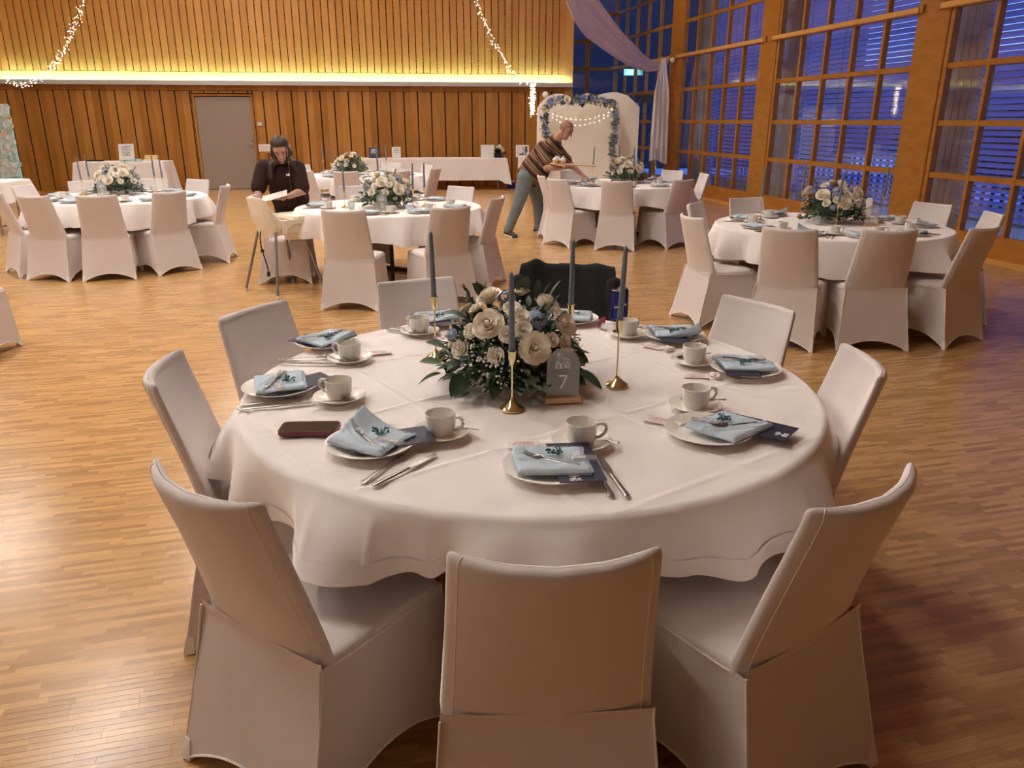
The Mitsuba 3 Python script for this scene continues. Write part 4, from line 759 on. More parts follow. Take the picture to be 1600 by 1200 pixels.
candle(7, 0.213, 2.72, 0.216, 0.248, 'behind the flowers on the front table', (0.5, 0))
for t, L in {6: [(2.19, 6.90, 0.21, 'left of the flowers'), (2.66, 6.40, 0.21, 'in front of the flowers'), (3.18, 6.74, 0.23, 'right of the flowers'), (2.62, 7.12, 0.24, 'behind the flowers')], 5: [(-1.69, 7.95, 0.18, 'left of the flowers'), (-0.985, 7.84, 0.20, 'right of the flowers, nearer one'), (-0.90, 8.12, 0.19, 'right of the flowers, farther one'), (-1.40, 8.30, 0.22, 'behind the flowers')],
             4: [(-3.05, 12.9, 0.24, 'left of the flowers'), (-2.86, 12.62, 0.20, 'left of the flowers, nearer one'), (-2.16, 12.8, 0.22, 'right of the flowers, nearer one'), (-2.05, 13.05, 0.24, 'right of the flowers, farther one')], 3: [(1.15, 11.30, 0.24, 'left of the flowers'), (1.55, 11.62, 0.25, 'behind the flowers'), (1.66, 10.86, 0.25, 'in front of the flowers'), (2.05, 11.4, 0.22, 'right of the flowers')],
             2: [(-5.05, 9.30, 0.19, 'left of the flowers, nearer one'), (-5.12, 9.62, 0.20, 'left of the flowers, farther one'), (-4.33, 9.62, 0.20, 'right of the flowers, nearer one'), (-4.16, 9.45, 0.20, 'right of the flowers, farther one')]}.items():
    for x, y, h, txt in L: candle(t, x, y, h, 0.26, f'{txt} on {SHORT[t]}', (rng.uniform(-2, 2), rng.uniform(-2, 2)))

# ------------------------------------------------------------------ table numbers
arch = [(0.052, 0.0), (0.052, 0.112)] + [(0.052 * math.cos(a), 0.112 + 0.052 * math.sin(a)) for a in np.linspace(0.1, PI - 0.1, 18)] + [(-0.052, 0.112), (-0.052, 0.0)]
S_arch = ply(moved(prism(arch, 0.003), 0, 0, 0, rx=90), 'frosted'); S_block = ply(cbox(-0.058, 0.058, -0.016, 0.016, 0, 0.019, 0.002), 'block_wood')
word = moved(script('table', 0.0165, 0.0011), -0.003, 0.100, 0.0002)
def num_mesh(s):
    m = text_mesh(s, 0.046, 0.0008); c = m.bounds.mean(0); m.apply_translation([-c[0], -m.bounds[0][1] + 0.033, 0]); m.vertices[:, 0] *= 0.92; return m
for t, x, y, a in ((7, 0.160, 2.285, 6), (6, 3.02, 6.55, -8), (5, -1.245, 7.53, 0), (2, -4.70, 9.06, 8)):
    M = TR(x, y, ZT + 0.0005, a); key = thing('table_number', f'frosted arched table number {dict(zip((7, 6, 5, 2), ("seven", "six", "five", "two")))[t]} in a wooden block', 'table sign', 'table numbers')
    add('block', S_block, key, M); add('panel', S_arch, key, M @ T().translate([0, 0.0015, 0.012]))
    add('lettering', ply(moved(cat_([word, num_mesh(str(t))]), 0, 0, 0, rx=90), 'white_ink'), key, M @ T().translate([0, -0.0022, 0.012]))
#@@OBJ3
# ------------------------------------------------------------------ loose things on the front table
ph = m3.CrossSection.square([0.158 - 0.03, 0.080 - 0.03], True).offset(0.015, m3.JoinType.Round, 2.0, 32) if hasattr(m3, 'JoinType') else None
from shapely.geometry import Polygon, box as sbox
def rrect(w, h, r): return sbox(-w / 2 + r, -h / 2 + r, w / 2 - r, h / 2 - r).buffer(r, 8)
key = thing('phone', 'black smartphone in a dark red case lying on the front table', 'phone'); M = TR(-0.580, 2.045, ZT + 0.0008, 2)
def lipped(w, h, r, th, c): return cat_([moved(prism(rrect(w - 2 * c, h - 2 * c, r - c), c), 0, 0, 0), moved(prism(rrect(w, h, r), th - 2 * c), 0, 0, c), moved(prism(rrect(w - 2 * c, h - 2 * c, r - c).difference(rrect(w - 0.007, h - 0.007, r - 0.003)), c), 0, 0, th - c)])
add('case', ply(lipped(0.168, 0.084, 0.017, 0.0135, 0.0015), 'phone_red'), key, M); add('screen', ply(moved(prism(rrect(0.161, 0.077, 0.0135), 0.0012), 0, 0, 0.0118), 'phone_glass'), key, M)
can = lathe([(0, 0.004), (0.020, 0.0), (0.0225, 0.001), (0.0265, 0.010), (0.0265, 0.118), (0.0225, 0.130), (0.0225, 0.133)], 40)
top = lathe([(0.0225, 0.1325), (0.0232, 0.1345), (0.0222, 0.136), (0.0212, 0.1345), (0.020, 0.129), (0, 0.129)], 40)
for x, y, txt in ((0.463, 3.345, 'nearer of the two slim blue drink cans at the back of the front table'), (0.497, 3.395, 'farther of the two slim blue drink cans at the back of the front table')):
    key = thing('drink_can', txt, 'can', 'slim blue drink cans'); M = TR(x, y, ZT + 0.0005, 40)
    add('body', ply(can, 'can_blue', 30), key, M); add('lid', ply(top, 'silver', 30), key, M); add('print', ply(xform(moved(scribble(0.03, 2, 0.006, 0.0009), 0, 0, 0.0267), mrot(90, [1, 0, 0])) , 'silver'), key, M @ T().translate([0, 0, 0.06]) @ T().rotate([0, 0, 1], -40))
# red and silver hair band
a = np.linspace(-2.5, 2.5, 40); bandp = np.stack([0.085 * np.sin(a), 0.060 * np.cos(a), 0.018 + 0.004 * np.cos(2 * a)], -1)
def ribbon(p, hh, th=0.0018):
    t = np.gradient(p, axis=0); s = np.cross(t, [0, 0, 1.0]); s /= np.linalg.norm(s, axis=1, keepdims=True)
    c = [p + s * th + [0, 0, hh], p - s * th + [0, 0, hh], p - s * th - [0, 0, hh], p + s * th - [0, 0, hh], p + s * th + [0, 0, hh]]; return grid(np.array(c))
key = thing('hair_band', 'red and silver hair band lying by the blue cans', 'hair band'); M = TR(0.46, 3.21, ZT + 0.0005, 185)
add('band', ply(ribbon(bandp[6:-6], 0.012), 'silver', 40), key, M)
add('red_end', ply(ribbon(bandp[:7] * V(1.01, 1.01, 1), 0.016), 'band_red', 40), key, M); add('red_end', ply(ribbon(bandp[-7:] * V(1.01, 1.01, 1), 0.016), 'band_red', 40), key, M)
# tealight glasses and a lantern jar
glass_m = lathe([(0, 0.0), (0.028, 0.0), (0.030, 0.003), (0.035, 0.075), (0.0335, 0.075), (0.028, 0.008), (0, 0.007)], 36)
for x, y, w in ((-1.60, 7.82, 'left of the flowers on the high chair table'), (2.60, 6.62, 'left of the flowers on the window table')):
    key = thing('tealight_glass', f'small grey blue tealight glass {w}', 'glass', 'tealight glasses'); add('cup', ply(glass_m, 'frosted', 40), key, TR(x, y, ZT + 0.0005)); add('candle', ply(lathe([(0, 0), (0.019, 0), (0.019, 0.015), (0, 0.016)], 24), 'bowl_white'), key, TR(x, y, ZT + 0.0085))
key = thing('lantern_jar', 'glass jar with a black lid band behind the candle of the high chair table', 'jar'); M = TR(-1.94, 8.20, ZT + 0.0005)
add('glass', ply(lathe([(0, 0), (0.050, 0), (0.056, 0.01), (0.056, 0.10), (0.050, 0.125), (0.040, 0.140), (0.040, 0.155), (0.038, 0.155), (0.038, 0.138), (0.053, 0.10), (0.053, 0.01), (0, 0.006)], 40), 'clear_glass', 40), key, M)
add('lid', ply(lathe([(0.041, 0.140), (0.043, 0.142), (0.043, 0.160), (0, 0.162)], 40), 'gold', 30), key, M); add('candle', ply(lathe([(0, 0.007), (0.030, 0.007), (0.030, 0.06), (0, 0.062)], 24), 'cream'), key, M)

# ------------------------------------------------------------------ black jacket over the chair behind the front table
o, an, M, d, r = chairs[7, 6]
def jacket():
    P = []; n = 60; prof = [(-0.105, 0.60), (-0.10, 0.68), (-0.085, 0.76), (-0.062, 0.83), (-0.04, 0.893), (0.0, 0.912), (0.045, 0.895), (0.07, 0.82), (0.072, 0.72), (0.058, 0.60), (0.055, 0.50)]
    prof = spline([(a, b, 0) for a, b in prof], 40)
    for i, u in enumerate(np.linspace(-1, 1, n)):
        hang = 0.10 + 0.0 * u; row = []
        for j, (dy, z, _) in enumerate(prof):
            v = j / 39.0; zz = z; front = v < 0.45
            if front: zz = z + (0.40 - v) / 0.40 * max(0, (0.085 - 0.25 * max(0, abs(u) - 0.55))) * (1 if v < 0.4 else 0)   # the front hem arches up in the middle
            hw = 0.240 + 0.010 * math.sin(v * 9); x = u * hw
            lump = 0.012 * meshkit.fbm(V(u * 3 + 3, v * 4, 1.0), 3) + 0.012 * math.exp(-((u + 0.72) / 0.16) ** 2) * math.exp(-((v - 0.42) / 0.16) ** 2) * 2.0 + 0.010 * math.exp(-((u - 0.6) / 0.2) ** 2)
            y = np.interp(zz, [0.44, 0.88], [0.15, 0.30]) - 0.014 + dy * 0.62 * (1 + 6 * lump) - 0.05 * u * u; zz = zz + lump * (1 if 0.25 < v < 0.6 else 0.3)
            row.append((x, y, zz))
        P.append(row)
    P = np.array(P); return grid(P)
jm = jacket()
key = thing('jacket', 'black jacket draped over the chair at the back of the front table', 'jacket'); add('body', ply(jm, pbsdf((0.006, 0.006, 0.008), 0.9), True), key, M)
slv = organic([((-0.235, 0.20, 0.83), 0.045, (-0.262, 0.12, 0.66), 0.045), ((-0.262, 0.12, 0.66), 0.045, (-0.255, 0.09, 0.50), 0.042), ((-0.255, 0.09, 0.5), 0.042, (-0.25, 0.07, 0.40), 0.04)], 0.02)
add('sleeve', ply(slv, 'black_fabric', True), key, M); sl2 = slv.copy(); sl2.vertices = sl2.vertices * [-1, 1, 1]; sl2.faces = sl2.faces[:, ::-1]; add('sleeve', ply(sl2, 'black_fabric', True), key, M)
add('label', ply(cbox(-0.035, 0.02, 0.085, 0.088, 0.735, 0.752, 0.0005), 'black_plastic'), key, M)

# ------------------------------------------------------------------ high chair
key = thing('high_chair', 'cream white plastic high chair with grey steel legs beside the woman', 'high chair')
HM = TR(-2.20, 7.56, 0.0, 0)
feet = {'a': (-2.63, 7.50), 'b': (-2.20, 7.10), 'c': (-2.28, 7.93), 'd': (-1.85, 7.51)}
HA = math.degrees(math.atan2(7.14 - 7.54, -2.13 + 2.57))          # the feet line a-b is the chair's width direction
# local frame: x to the front (towards the table), y across; the chair faces a->c
fx = np.array([0.72, 0.55]); fx = np.array([-2.22 + 2.57, 7.98 - 7.54]); cxy = np.mean(list(feet.values()), 0)
HANG = math.degrees(math.atan2(-0.36, 0.42)) + 0                   # the tray points to the right and to the camera
HM = TR(cxy[0], cxy[1], 0, 0)
def seat_shell():
    """bucket: low walls with arm cut-outs at the sides and a tall round back at -x; outline a rounded rectangle"""
    n = 96; a = np.arange(n) * 2 * PI / n; c, s = np.cos(a), np.sin(a); ox = np.sign(c) * np.abs(c) ** 0.5 * 0.205; oy = np.sign(s) * np.abs(s) ** 0.5 * 0.185
    back = np.clip((-c - 0.15) / 0.5, 0, 1); back = back * back * (3 - 2 * back); h = 0.70 + 0.215 * back * (1 - 0.55 * np.abs(s) ** 4) - 0.0 * back
    P = []
    for v in np.linspace(0, 1, 14):
        f = 0.86 + 0.14 * min(1, v * 2.2); lean = -0.055 * back * v; P.append(np.stack([ox * f + lean, oy * f, 0.565 + (h - 0.565) * v], -1))
    rim = P[-1]; inn = rim * V(0.955, 0.955, 1); P.append((rim + inn) / 2 + [0, 0, 0.006]); P.append(inn)
    for v in np.linspace(0.95, 0.1, 12):
        f = (0.86 + 0.14 * min(1, v * 2.2)) * 0.955; lean = -0.055 * back * v; P.append(np.stack([ox * f + lean, oy * f, 0.565 + (h - 0.565) * v], -1))
    P.append(np.stack([ox * 0.01, oy * 0.01, np.full(n, 0.59)], -1)); 
    bot = np.stack([ox * 0.01, oy * 0.01, np.full(n, 0.562)], -1); P.insert(0, bot); return grid(np.array(P).transpose(1, 0, 2), close_u=True)
RZ = TR(cxy[0], cxy[1], 0.0, 48)
add('seat', ply(seat_shell(), 'highchair_white', 50), key, RZ)
# scooped front apron of the tray
tr = cat_([prism(rrect(0.30, 0.44, 0.06), 0.012), prism(rrect(0.30, 0.44, 0.06).difference(rrect(0.275, 0.415, 0.05)), 0.03)]); tr.apply_translation([0.20, 0, 0.70])
add('tray', ply(tr, 'highchair_white'), key, RZ)
ap = sbox(-0.15, 0, 0.15, 0.12).difference(Polygon([(0.11 * math.cos(t), 0.085 * math.sin(t)) for t in np.linspace(0, PI, 20)])); 
for s in (-1, 1): add('apron', ply(moved(prism(ap, 0.012), 0.06, s * 0.200 + 0.006, 0.585, rx=90), 'highchair_white'), key, RZ)
for n, (x, y) in feet.items():
    dx, dy = cxy[0] - x, cxy[1] - y; p1 = (x + dx * 0.47, y + dy * 0.47, 0.60); k = add('leg', ply(tube([(x, y, 0.012), p1], 0.0125, 14), 'leg_grey', 40), key)
    add('foot_cap', ply(lathe([(0, 0), (0.014, 0), (0.016, 0.006), (0.015, 0.03), (0, 0.032)], 20), 'sole_white', 40), k, TR(x, y, 0))
st = spline([(-2.38, 7.36, 0.60), (-2.38, 7.32, 0.50), (-2.37, 7.32, 0.42), (-2.34, 7.31, 0.30), (-2.33, 7.31, 0.22)], 16); add('strap', ply(ribbon(st[:, [0, 2, 1]][:, [0, 1, 2]], 0.009)if False else tube(st, 0.006, 6), 'black_plastic', 40), key); add('buckle', ply(cat_([cbox(-2.385, -2.355, 7.31, 7.33, 0.41, 0.44), cbox(-2.345, -2.315, 7.30, 7.32, 0.18, 0.225)]), 'black_plastic'), key)

# ------------------------------------------------------------------ people
def dirv(a, b): d = np.asarray(b, float) - np.asarray(a, float); return d / np.linalg.norm(d)
def head_parts(c, fwd, up, s=1.0):
    """bones of a head (skull, jaw, nose, ears, neck root) and a frame"""
    f = dirv((0, 0, 0), fwd); u = np.asarray(up, float); u = u - f * (u @ f); u /= np.linalg.norm(u); r = np.cross(f, u); g = lambda a, b, d: c + s * (a * f + b * r + d * u)
    bones = [(g(-0.02, 0, 0.035), 0.078 * s, g(0.018, 0, 0.03), 0.074 * s), (g(0.02, 0, 0.02), 0.068 * s, g(0.045, 0, -0.07), 0.042 * s), (g(0.0, 0, -0.03), 0.06 * s, g(0.062, 0, -0.088), 0.022 * s), (g(0.088, 0, 0.022), 0.009 * s, g(0.108, 0, -0.018), 0.013 * s),
             (g(0.07, -0.03, 0.035), 0.018 * s, g(0.07, 0.03, 0.035), 0.018 * s), (g(0.06, -0.035, -0.01), 0.02 * s, g(0.06, 0.035, -0.01), 0.02 * s), (g(-0.005, -0.078, 0.012), 0.012 * s, g(-0.008, -0.078, -0.022), 0.010 * s), (g(-0.005, 0.078, 0.012), 0.012 * s, g(-0.008, 0.078, -0.022), 0.010 * s)]
    return bones, g
def face_marks(key, g, s=1.0):
    for b in (-0.031, 0.031):
        add('eye', ply(sph(g(0.0815, b, 0.008), 0.0075 * s, 2), 'black_plastic', True), key); add('eyebrow', ply(tube([g(0.086, b - 0.016, 0.028), g(0.0895, b, 0.033), g(0.084, b + 0.016, 0.029)], 0.0035 * s, 6), 'hair_brown', True), key)
    add('mouth', ply(tube([g(0.078, -0.020, -0.054), g(0.086, 0, -0.052), g(0.078, 0.020, -0.054)], 0.0042 * s, 6), 'skin_dark', True), key)
def hand_bones(w, f, n, s=1.0, curl=0.5, side=1):
    """w wrist, f towards the fingers, n out of the back of the hand; side: the thumb's side"""
    f = dirv((0, 0, 0), f); n = np.asarray(n, float); n = n - f * (n @ f); n /= np.linalg.norm(n); t = np.cross(f, n) * side; p = lambda a, b, c: w + s * (a * f + b * t + c * n)
    B = [(p(0, -0.012, 0), 0.021 * s, p(0.075, -0.024, 0), 0.013 * s), (p(0, 0.012, 0), 0.021 * s, p(0.078, 0.026, 0), 0.013 * s), (p(0.02, 0, 0), 0.02 * s, p(0.08, 0, 0), 0.014 * s)]
    for b, L in ((-0.031, 0.058), (-0.011, 0.072), (0.010, 0.078), (0.030, 0.070)):
        k = p(0.080, b, 0); m = k + s * L * 0.5 * (f * math.cos(curl * 0.6) - n * math.sin(curl * 0.6)); e = m + s * L * 0.5 * (f * math.cos(curl * 1.6) - n * math.sin(curl * 1.6)); B += [(k, 0.0095 * s, m, 0.0085 * s), (m, 0.0085 * s, e, 0.0072 * s)]
    k = p(0.022, 0.030, -0.006); m = k + s * 0.040 * dirv((0, 0, 0), f * 0.6 + t * 0.75 - n * 0.2); e = m + s * 0.032 * dirv((0, 0, 0), f * 0.9 + t * 0.25 - n * 0.3); B += [(p(0.01, 0.015, 0), 0.016 * s, k, 0.014 * s), (k, 0.012 * s, m, 0.0105 * s), (m, 0.0105 * s, e, 0.008 * s)]
    return B
def infl(bones, d): return [(p0, r0 + d, p1, r1 + d) for p0, r0, p1, r1 in bones]
def shoe(ank, toe_dir, key, up=V(0, 0, 1)):
    t = np.asarray(toe_dir, float); t /= np.linalg.norm(t); u = np.asarray(up, float); u = u - t * (u @ t); u /= np.linalg.norm(u); s = np.cross(t, u); g = lambda a, b, c: ank + a * t + b * s + c * u
    m = organic([(g(-0.05, 0, -0.045), 0.036, g(0.06, 0, -0.045), 0.042), (g(0.06, 0, -0.045), 0.042, g(0.165, 0.005, -0.055), 0.034), (g(-0.03, 0, 0.0), 0.044, g(0.02, 0, -0.03), 0.046)], 0.018); add('shoe', ply(m, 'shoe_dark', True), key)
    so = organic([(g(-0.05, 0, -0.074), 0.0155, g(0.06, 0, -0.074), 0.0155), (g(-0.04, -0.025, -0.074), 0.014, g(0.12, -0.03, -0.074), 0.014), (g(-0.04, 0.025, -0.074), 0.014, g(0.12, 0.035, -0.074), 0.014), (g(0.06, 0, -0.074), 0.015, g(0.185, 0.004, -0.074), 0.014)], 0.018); add('sole', ply(so, 'sole_white', True), key)

# ---- man in the striped shirt, leaning over the arch table with a tray
MK = thing('person', 'man in striped polo shirt and grey jeans leaning over a table with a tray', 'person')
hd, nk = V(0.735, 11.13, 1.47), V(0.60, 11.25, 1.33); ch = V(0.50, 11.25, 1.16); wa = V(0.33, 11.30, 0.98); hp_ = V(0.235, 11.34, 0.86)
shR, shL = V(0.42, 11.05, 1.235), V(0.60, 11.46, 1.235); elR, elL = V(0.47, 10.80, 0.985), V(0.83, 11.47, 1.00); wrR, wrL = V(0.66, 10.74, 0.985), V(1.00, 11.42, 0.86)
hR, hL = V(0.20, 11.24, 0.83), V(0.30, 11.46, 0.83); knR, knL = V(0.085, 11.20, 0.45), V(0.38, 11.54, 0.43); anR, anL = V(-0.05, 11.23, 0.105), V(0.40, 11.60, 0.092)
hb, g = head_parts(hd, V(0.75, -0.42, -0.55), V(0.45, -0.2, 0.85), 1.06)
torso = [(ch + V(-0.04, -0.06, 0), 0.15, ch + V(0.04, 0.10, 0), 0.15), (ch, 0.165, wa, 0.165), (wa, 0.165, hp_, 0.150), (ch + V(0.05, 0, 0.02), 0.14, nk, 0.07), (ch + V(0.03, -0.02, 0.02), 0.12, shR, 0.075), (ch + V(0.03, 0.04, 0.02), 0.12, shL, 0.075), (wa + V(0.04, -0.05, -0.05), 0.15, hp_ + V(0.03, -0.03, 0), 0.14)]
arms = [(shR, 0.066, elR, 0.048), (shL, 0.066, elL, 0.048)]; fore = [(elR, 0.046, wrR, 0.030), (elL, 0.046, wrL, 0.030)]
legs = [(hR, 0.105, knR, 0.066), (knR, 0.066, anR, 0.045), (hL, 0.105, knL, 0.066), (knL, 0.066, anL, 0.045), (hp_, 0.13, hR, 0.11), (hp_, 0.13, hL, 0.11)]
hands = hand_bones(wrR, V(1, 0.0, 0.02), V(0, 0.05, -1), 1.0, -0.10, -1) + hand_bones(wrL, V(0.75, -0.25, -0.42), V(0.35, 0.0, 0.9), 1.0, 0.5, 1)
add('body', ply(organic(torso + arms + fore + legs + hb + [(nk + V(-0.03, 0, -0.03), 0.066, hd + V(-0.03, 0.02, -0.04), 0.058)] + hands, 0.012, 4), 'skin', True), MK)
ax = dirv(hp_, nk)
def stripes(p, n, uv):
    w = p.x * float(ax[0]) + p.y * float(ax[1]) + p.z * float(ax[2]) + 0.10 * (p.x - 0.4) - 0.0; k = w / 0.135; f = k - dr.floor(k)
    c = mi.Color3f(0.012, 0.011, 0.014); 
    c = dr.select((f > 0.10) & (f < 0.32), mi.Color3f(0.20, 0.055, 0.020), c); c = dr.select((f > 0.36) & (f < 0.44), mi.Color3f(0.42, 0.40, 0.40), c)
    c = dr.select((f > 0.56) & (f < 0.72), mi.Color3f(0.34, 0.155, 0.02), c); c = dr.select((f > 0.78) & (f < 0.83), mi.Color3f(0.36, 0.22, 0.18), c); return c
mat('polo_stripes', proc(stripes), 0.85)
add('polo_shirt', ply(organic(infl(torso, 0.018) + [(shR, 0.092, shR + (elR - shR) * 0.80, 0.078), (shL, 0.092, shL + (elL - shL) * 0.80, 0.078), (hp_, 0.17, hp_ + V(-0.015, 0.01, -0.06), 0.155)], 0.018, 5), 'polo_stripes', True), MK)
add('collar', ply(cat_([tube(spline([nk + V(0.045, -0.085, -0.065), nk + V(-0.02, -0.075, 0.0), nk + V(-0.06, 0, 0.02), nk + V(-0.02, 0.075, 0.0), nk + V(0.06, 0.02, -0.075)], 24), 0.016, 8)]), 'black_fabric', True), MK)
add('jeans', ply(organic(infl(legs, 0.016) + [(hp_ + V(-0.01, 0, 0.02), 0.150, hp_ + V(-0.02, 0, -0.03), 0.150), (anR, 0.066, anR + V(0.01, 0, 0.03), 0.066), (anL, 0.066, anL + V(0, 0, 0.03), 0.066)], 0.02, 5), 'jeans_grey', True), MK)
shoe(V(-0.05, 11.22, 0.095), V(0.62, -0.75, -0.10), MK); shoe(V(0.40, 11.60, 0.0905), V(0.9, -0.35, 0.0), MK)
add('stubble', ply(organic([(g(-0.022, 0, 0.037), 0.0805 * 1.06, g(0.004, 0, 0.042), 0.077 * 1.06)], 0.015, 3), 'stubble', True), MK, label='closely shaved hair'); face_marks(MK, g, 1.06)
key = thing('serving_tray', 'long wooden board held by the man in the striped shirt', 'tray'); TM = T().translate([0.82, 10.79, 1.020]) @ T().rotate([0, 0, 1], 4) @ T().rotate([0, 1, 0], 3)
add('board', ply(moved(prism(rrect(0.62, 0.30, 0.03), 0.014), 0, 0, 0), 'block_wood'), key, TM)
for i, (dx, dy) in enumerate(((-0.235, 0.0), (-0.135, 0.01), (-0.19, 0.09))):
    key = thing('cupcake', ['white cream cupcake at the left end of the serving board', 'white cream cupcake second from the end of the serving board', 'white cream cupcake behind the other two on the serving board'][i], 'cupcake', 'cream cupcakes on the serving board')
    add('cake', ply(lathe([(0, 0), (0.030, 0), (0.040, 0.022), (0.038, 0.030), (0, 0.030)], 28), 'cake', 40), key, TM @ T().translate([dx, dy, 0.0142])); add('cream', ply(lathe([(0, 0.028), (0.042, 0.030), (0.046, 0.044), (0.040, 0.058), (0.028, 0.070), (0.020, 0.078), (0.014, 0.083), (0.013, 0.095), (0, 0.100)], 28), 'sole_white', True), key, TM @ T().translate([dx, dy, 0.0142]))

# ---- woman in the maroon shirt behind the high chair
WK = thing('person', 'woman with long dark hair in a maroon shirt bending over the high chair', 'person')
hd, nk = V(-2.37, 8.22, 1.31), V(-2.42, 8.36, 1.205); ch = V(-2.43, 8.42, 1.06); wa = V(-2.42, 8.50, 0.90); hp_ = V(-2.40, 8.54, 0.80)
shR, shL = V(-2.60, 8.36, 1.125), V(-2.255, 8.38, 1.115); elR, elL = V(-2.66, 8.27, 0.90), V(-2.19, 8.27, 0.90); wrR, wrL = V(-2.60, 8.10, 0.765), V(-2.30, 8.10, 0.855)
hR, hL = V(-2.48, 8.55, 0.78), V(-2.33, 8.55, 0.78); knR, knL = V(-2.47, 8.50, 0.43), V(-2.29, 8.50, 0.44); anR, anL = V(-2.47, 8.54, 0.092), V(-2.27, 8.545, 0.092)
hb, g = head_parts(hd, V(0.18, -0.78, -0.55), V(0.0, -0.5, 0.85), 0.97)
torso = [(ch + V(-0.08, 0, 0), 0.125, ch + V(0.08, 0, 0), 0.125), (ch, 0.15, wa, 0.14), (wa + V(-0.04, 0, 0), 0.13, hp_ + V(-0.04, 0, 0), 0.145), (wa + V(0.04, 0, 0), 0.13, hp_ + V(0.04, 0, 0), 0.145), (ch + V(0, 0, 0.02), 0.12, nk, 0.062), (ch + V(-0.05, 0, 0.02), 0.11, shR, 0.068), (ch + V(0.05, 0, 0.02), 0.11, shL, 0.068), (ch + V(-0.06, -0.07, -0.02), 0.085, ch + V(0.06, -0.07, -0.02), 0.085)]
arms = [(shR, 0.060, elR, 0.046), (shL, 0.060, elL, 0.046)]; fore = [(elR, 0.044, wrR, 0.027), (elL, 0.044, wrL, 0.027)]
legs = [(hR, 0.10, knR, 0.06), (knR, 0.06, anR, 0.04), (hL, 0.10, knL, 0.06), (knL, 0.06, anL, 0.04), (hp_, 0.13, hR, 0.105), (hp_, 0.13, hL, 0.105)]
hands = hand_bones(wrR, V(0.25, -0.45, -0.85), V(-0.6, -0.6, 0.1), 0.92, 0.35, 1) + hand_bones(wrL, V(-0.85, -0.35, -0.25), V(0.1, 0.2, 1), 0.92, -0.25, -1)
add('body', ply(organic(torso + arms + fore + legs + hb + [(nk + V(0, 0, -0.03), 0.058, hd + V(0, 0.03, -0.04), 0.052)] + hands, 0.012, 4), 'skin', True), WK)
add('shirt', ply(organic(infl(torso, 0.018) + [(shR, 0.085, shR + (elR - shR) * 0.85, 0.080), (shL, 0.085, shL + (elL - shL) * 0.85, 0.080)], 0.018, 5), 'shirt_maroon', True), WK)
add('badge', ply(moved(scribble(0.035, 6, 0.016, 0.003), -2.315, 8.215, 1.055, rx=90), 'white_ink'), WK, label='small white print on the chest')
add('trousers', ply(organic(infl(legs, 0.014) + [(anR, 0.062, anR + V(0, 0, 0.05), 0.06), (anL, 0.062, anL + V(0, 0, 0.05), 0.06)], 0.02, 5), 'trousers_black', True), WK)
hairb = [(g(-0.035, 0, 0.045), 0.090, g(0.000, 0, 0.058), 0.072), (g(-0.045, 0, 0.02), 0.088, g(-0.06, 0, -0.10), 0.075), (g(0.015, -0.066, 0.045), 0.026, g(0.0, -0.088, -0.05), 0.024), (g(0.0, -0.088, -0.05), 0.030, hd + V(-0.115, 0.03, -0.15), 0.036), (hd + V(-0.115, 0.03, -0.15), 0.038, hd + V(-0.115, -0.015, -0.27), 0.022),
         (g(0.015, 0.066, 0.045), 0.026, g(0.0, 0.088, -0.05), 0.026), (g(0.0, 0.088, -0.05), 0.030, hd + V(0.105, 0.07, -0.13), 0.038), (hd + V(0.105, 0.07, -0.13), 0.038, hd + V(0.13, 0.06, -0.21), 0.022), (g(-0.06, 0, -0.08), 0.07, hd + V(-0.03, 0.14, -0.12), 0.06)]
add('hair', ply(organic(hairb, 0.014, 4), 'hair_brown', True), WK); face_marks(WK, g, 0.95); shoe(V(-2.47, 8.54, 0.0905), V(0.05, -1, 0), WK); shoe(V(-2.265, 8.545, 0.0905), V(0.25, -0.95, 0), WK)
key = thing('paper_sheet', 'white sheet held by the woman in maroon over the high chair', 'paper'); add('sheet', ply(cbox(-0.13, 0.13, -0.09, 0.09, 0, 0.004, 0.001), 'sole_white'), key, T().translate([-2.425, 8.06, 0.862]) @ T().rotate([0, 0, 1], 12) @ T().rotate([0, 1, 0], -14) @ T().rotate([1, 0, 0], 14))
#@@OBJ4
# ------------------------------------------------------------------ white arches with flowers and lights
def arch_panel(x0, x1, y, zs, flip, lab):
    w = x1 - x0; pts = [(0, 0), (w, 0), (w, zs), (w * 0.80, zs + 0.20), (w * 0.62, zs + 0.275), (w * 0.42, zs + 0.295), (w * 0.22, zs + 0.23), (0, zs)]
    if flip: pts = [(w - a, b) for a, b in pts][::-1]
    p = spline([(a, b, 0) for a, b in pts[2:]], 40)[:, :2]; poly = [tuple(pts[0]), tuple(pts[1])] + [tuple(q) for q in p]
    key = thing('arch_panel', lab, 'panel', 'white arched backdrop panels'); add('board', ply(moved(prism(Polygon(poly).buffer(0), 0.035), x0, y, 0.0, rx=90), 'arch_white'), key)
    add('stand', ply(cat_([cbox(x0 + 0.1, x0 + 0.14, y - 0.02, y + 0.45, 0, 0.03), cbox(x1 - 0.14, x1 - 0.1, y - 0.02, y + 0.45, 0, 0.03), tube([(x0 + 0.12, y + 0.43, 0.02), (x0 + 0.12, y + 0.01, 1.2)], 0.012), tube([(x1 - 0.12, y + 0.43, 0.02), (x1 - 0.12, y + 0.01, 1.2)], 0.012)]), 'paint_white'), key)
arch_panel(0.535, 1.50, 17.5, 1.83, False, 'left white arched backdrop panel behind the striped man'); arch_panel(1.515, 2.72, 17.45, 1.86, True, 'right white arched backdrop panel beside the glass door')
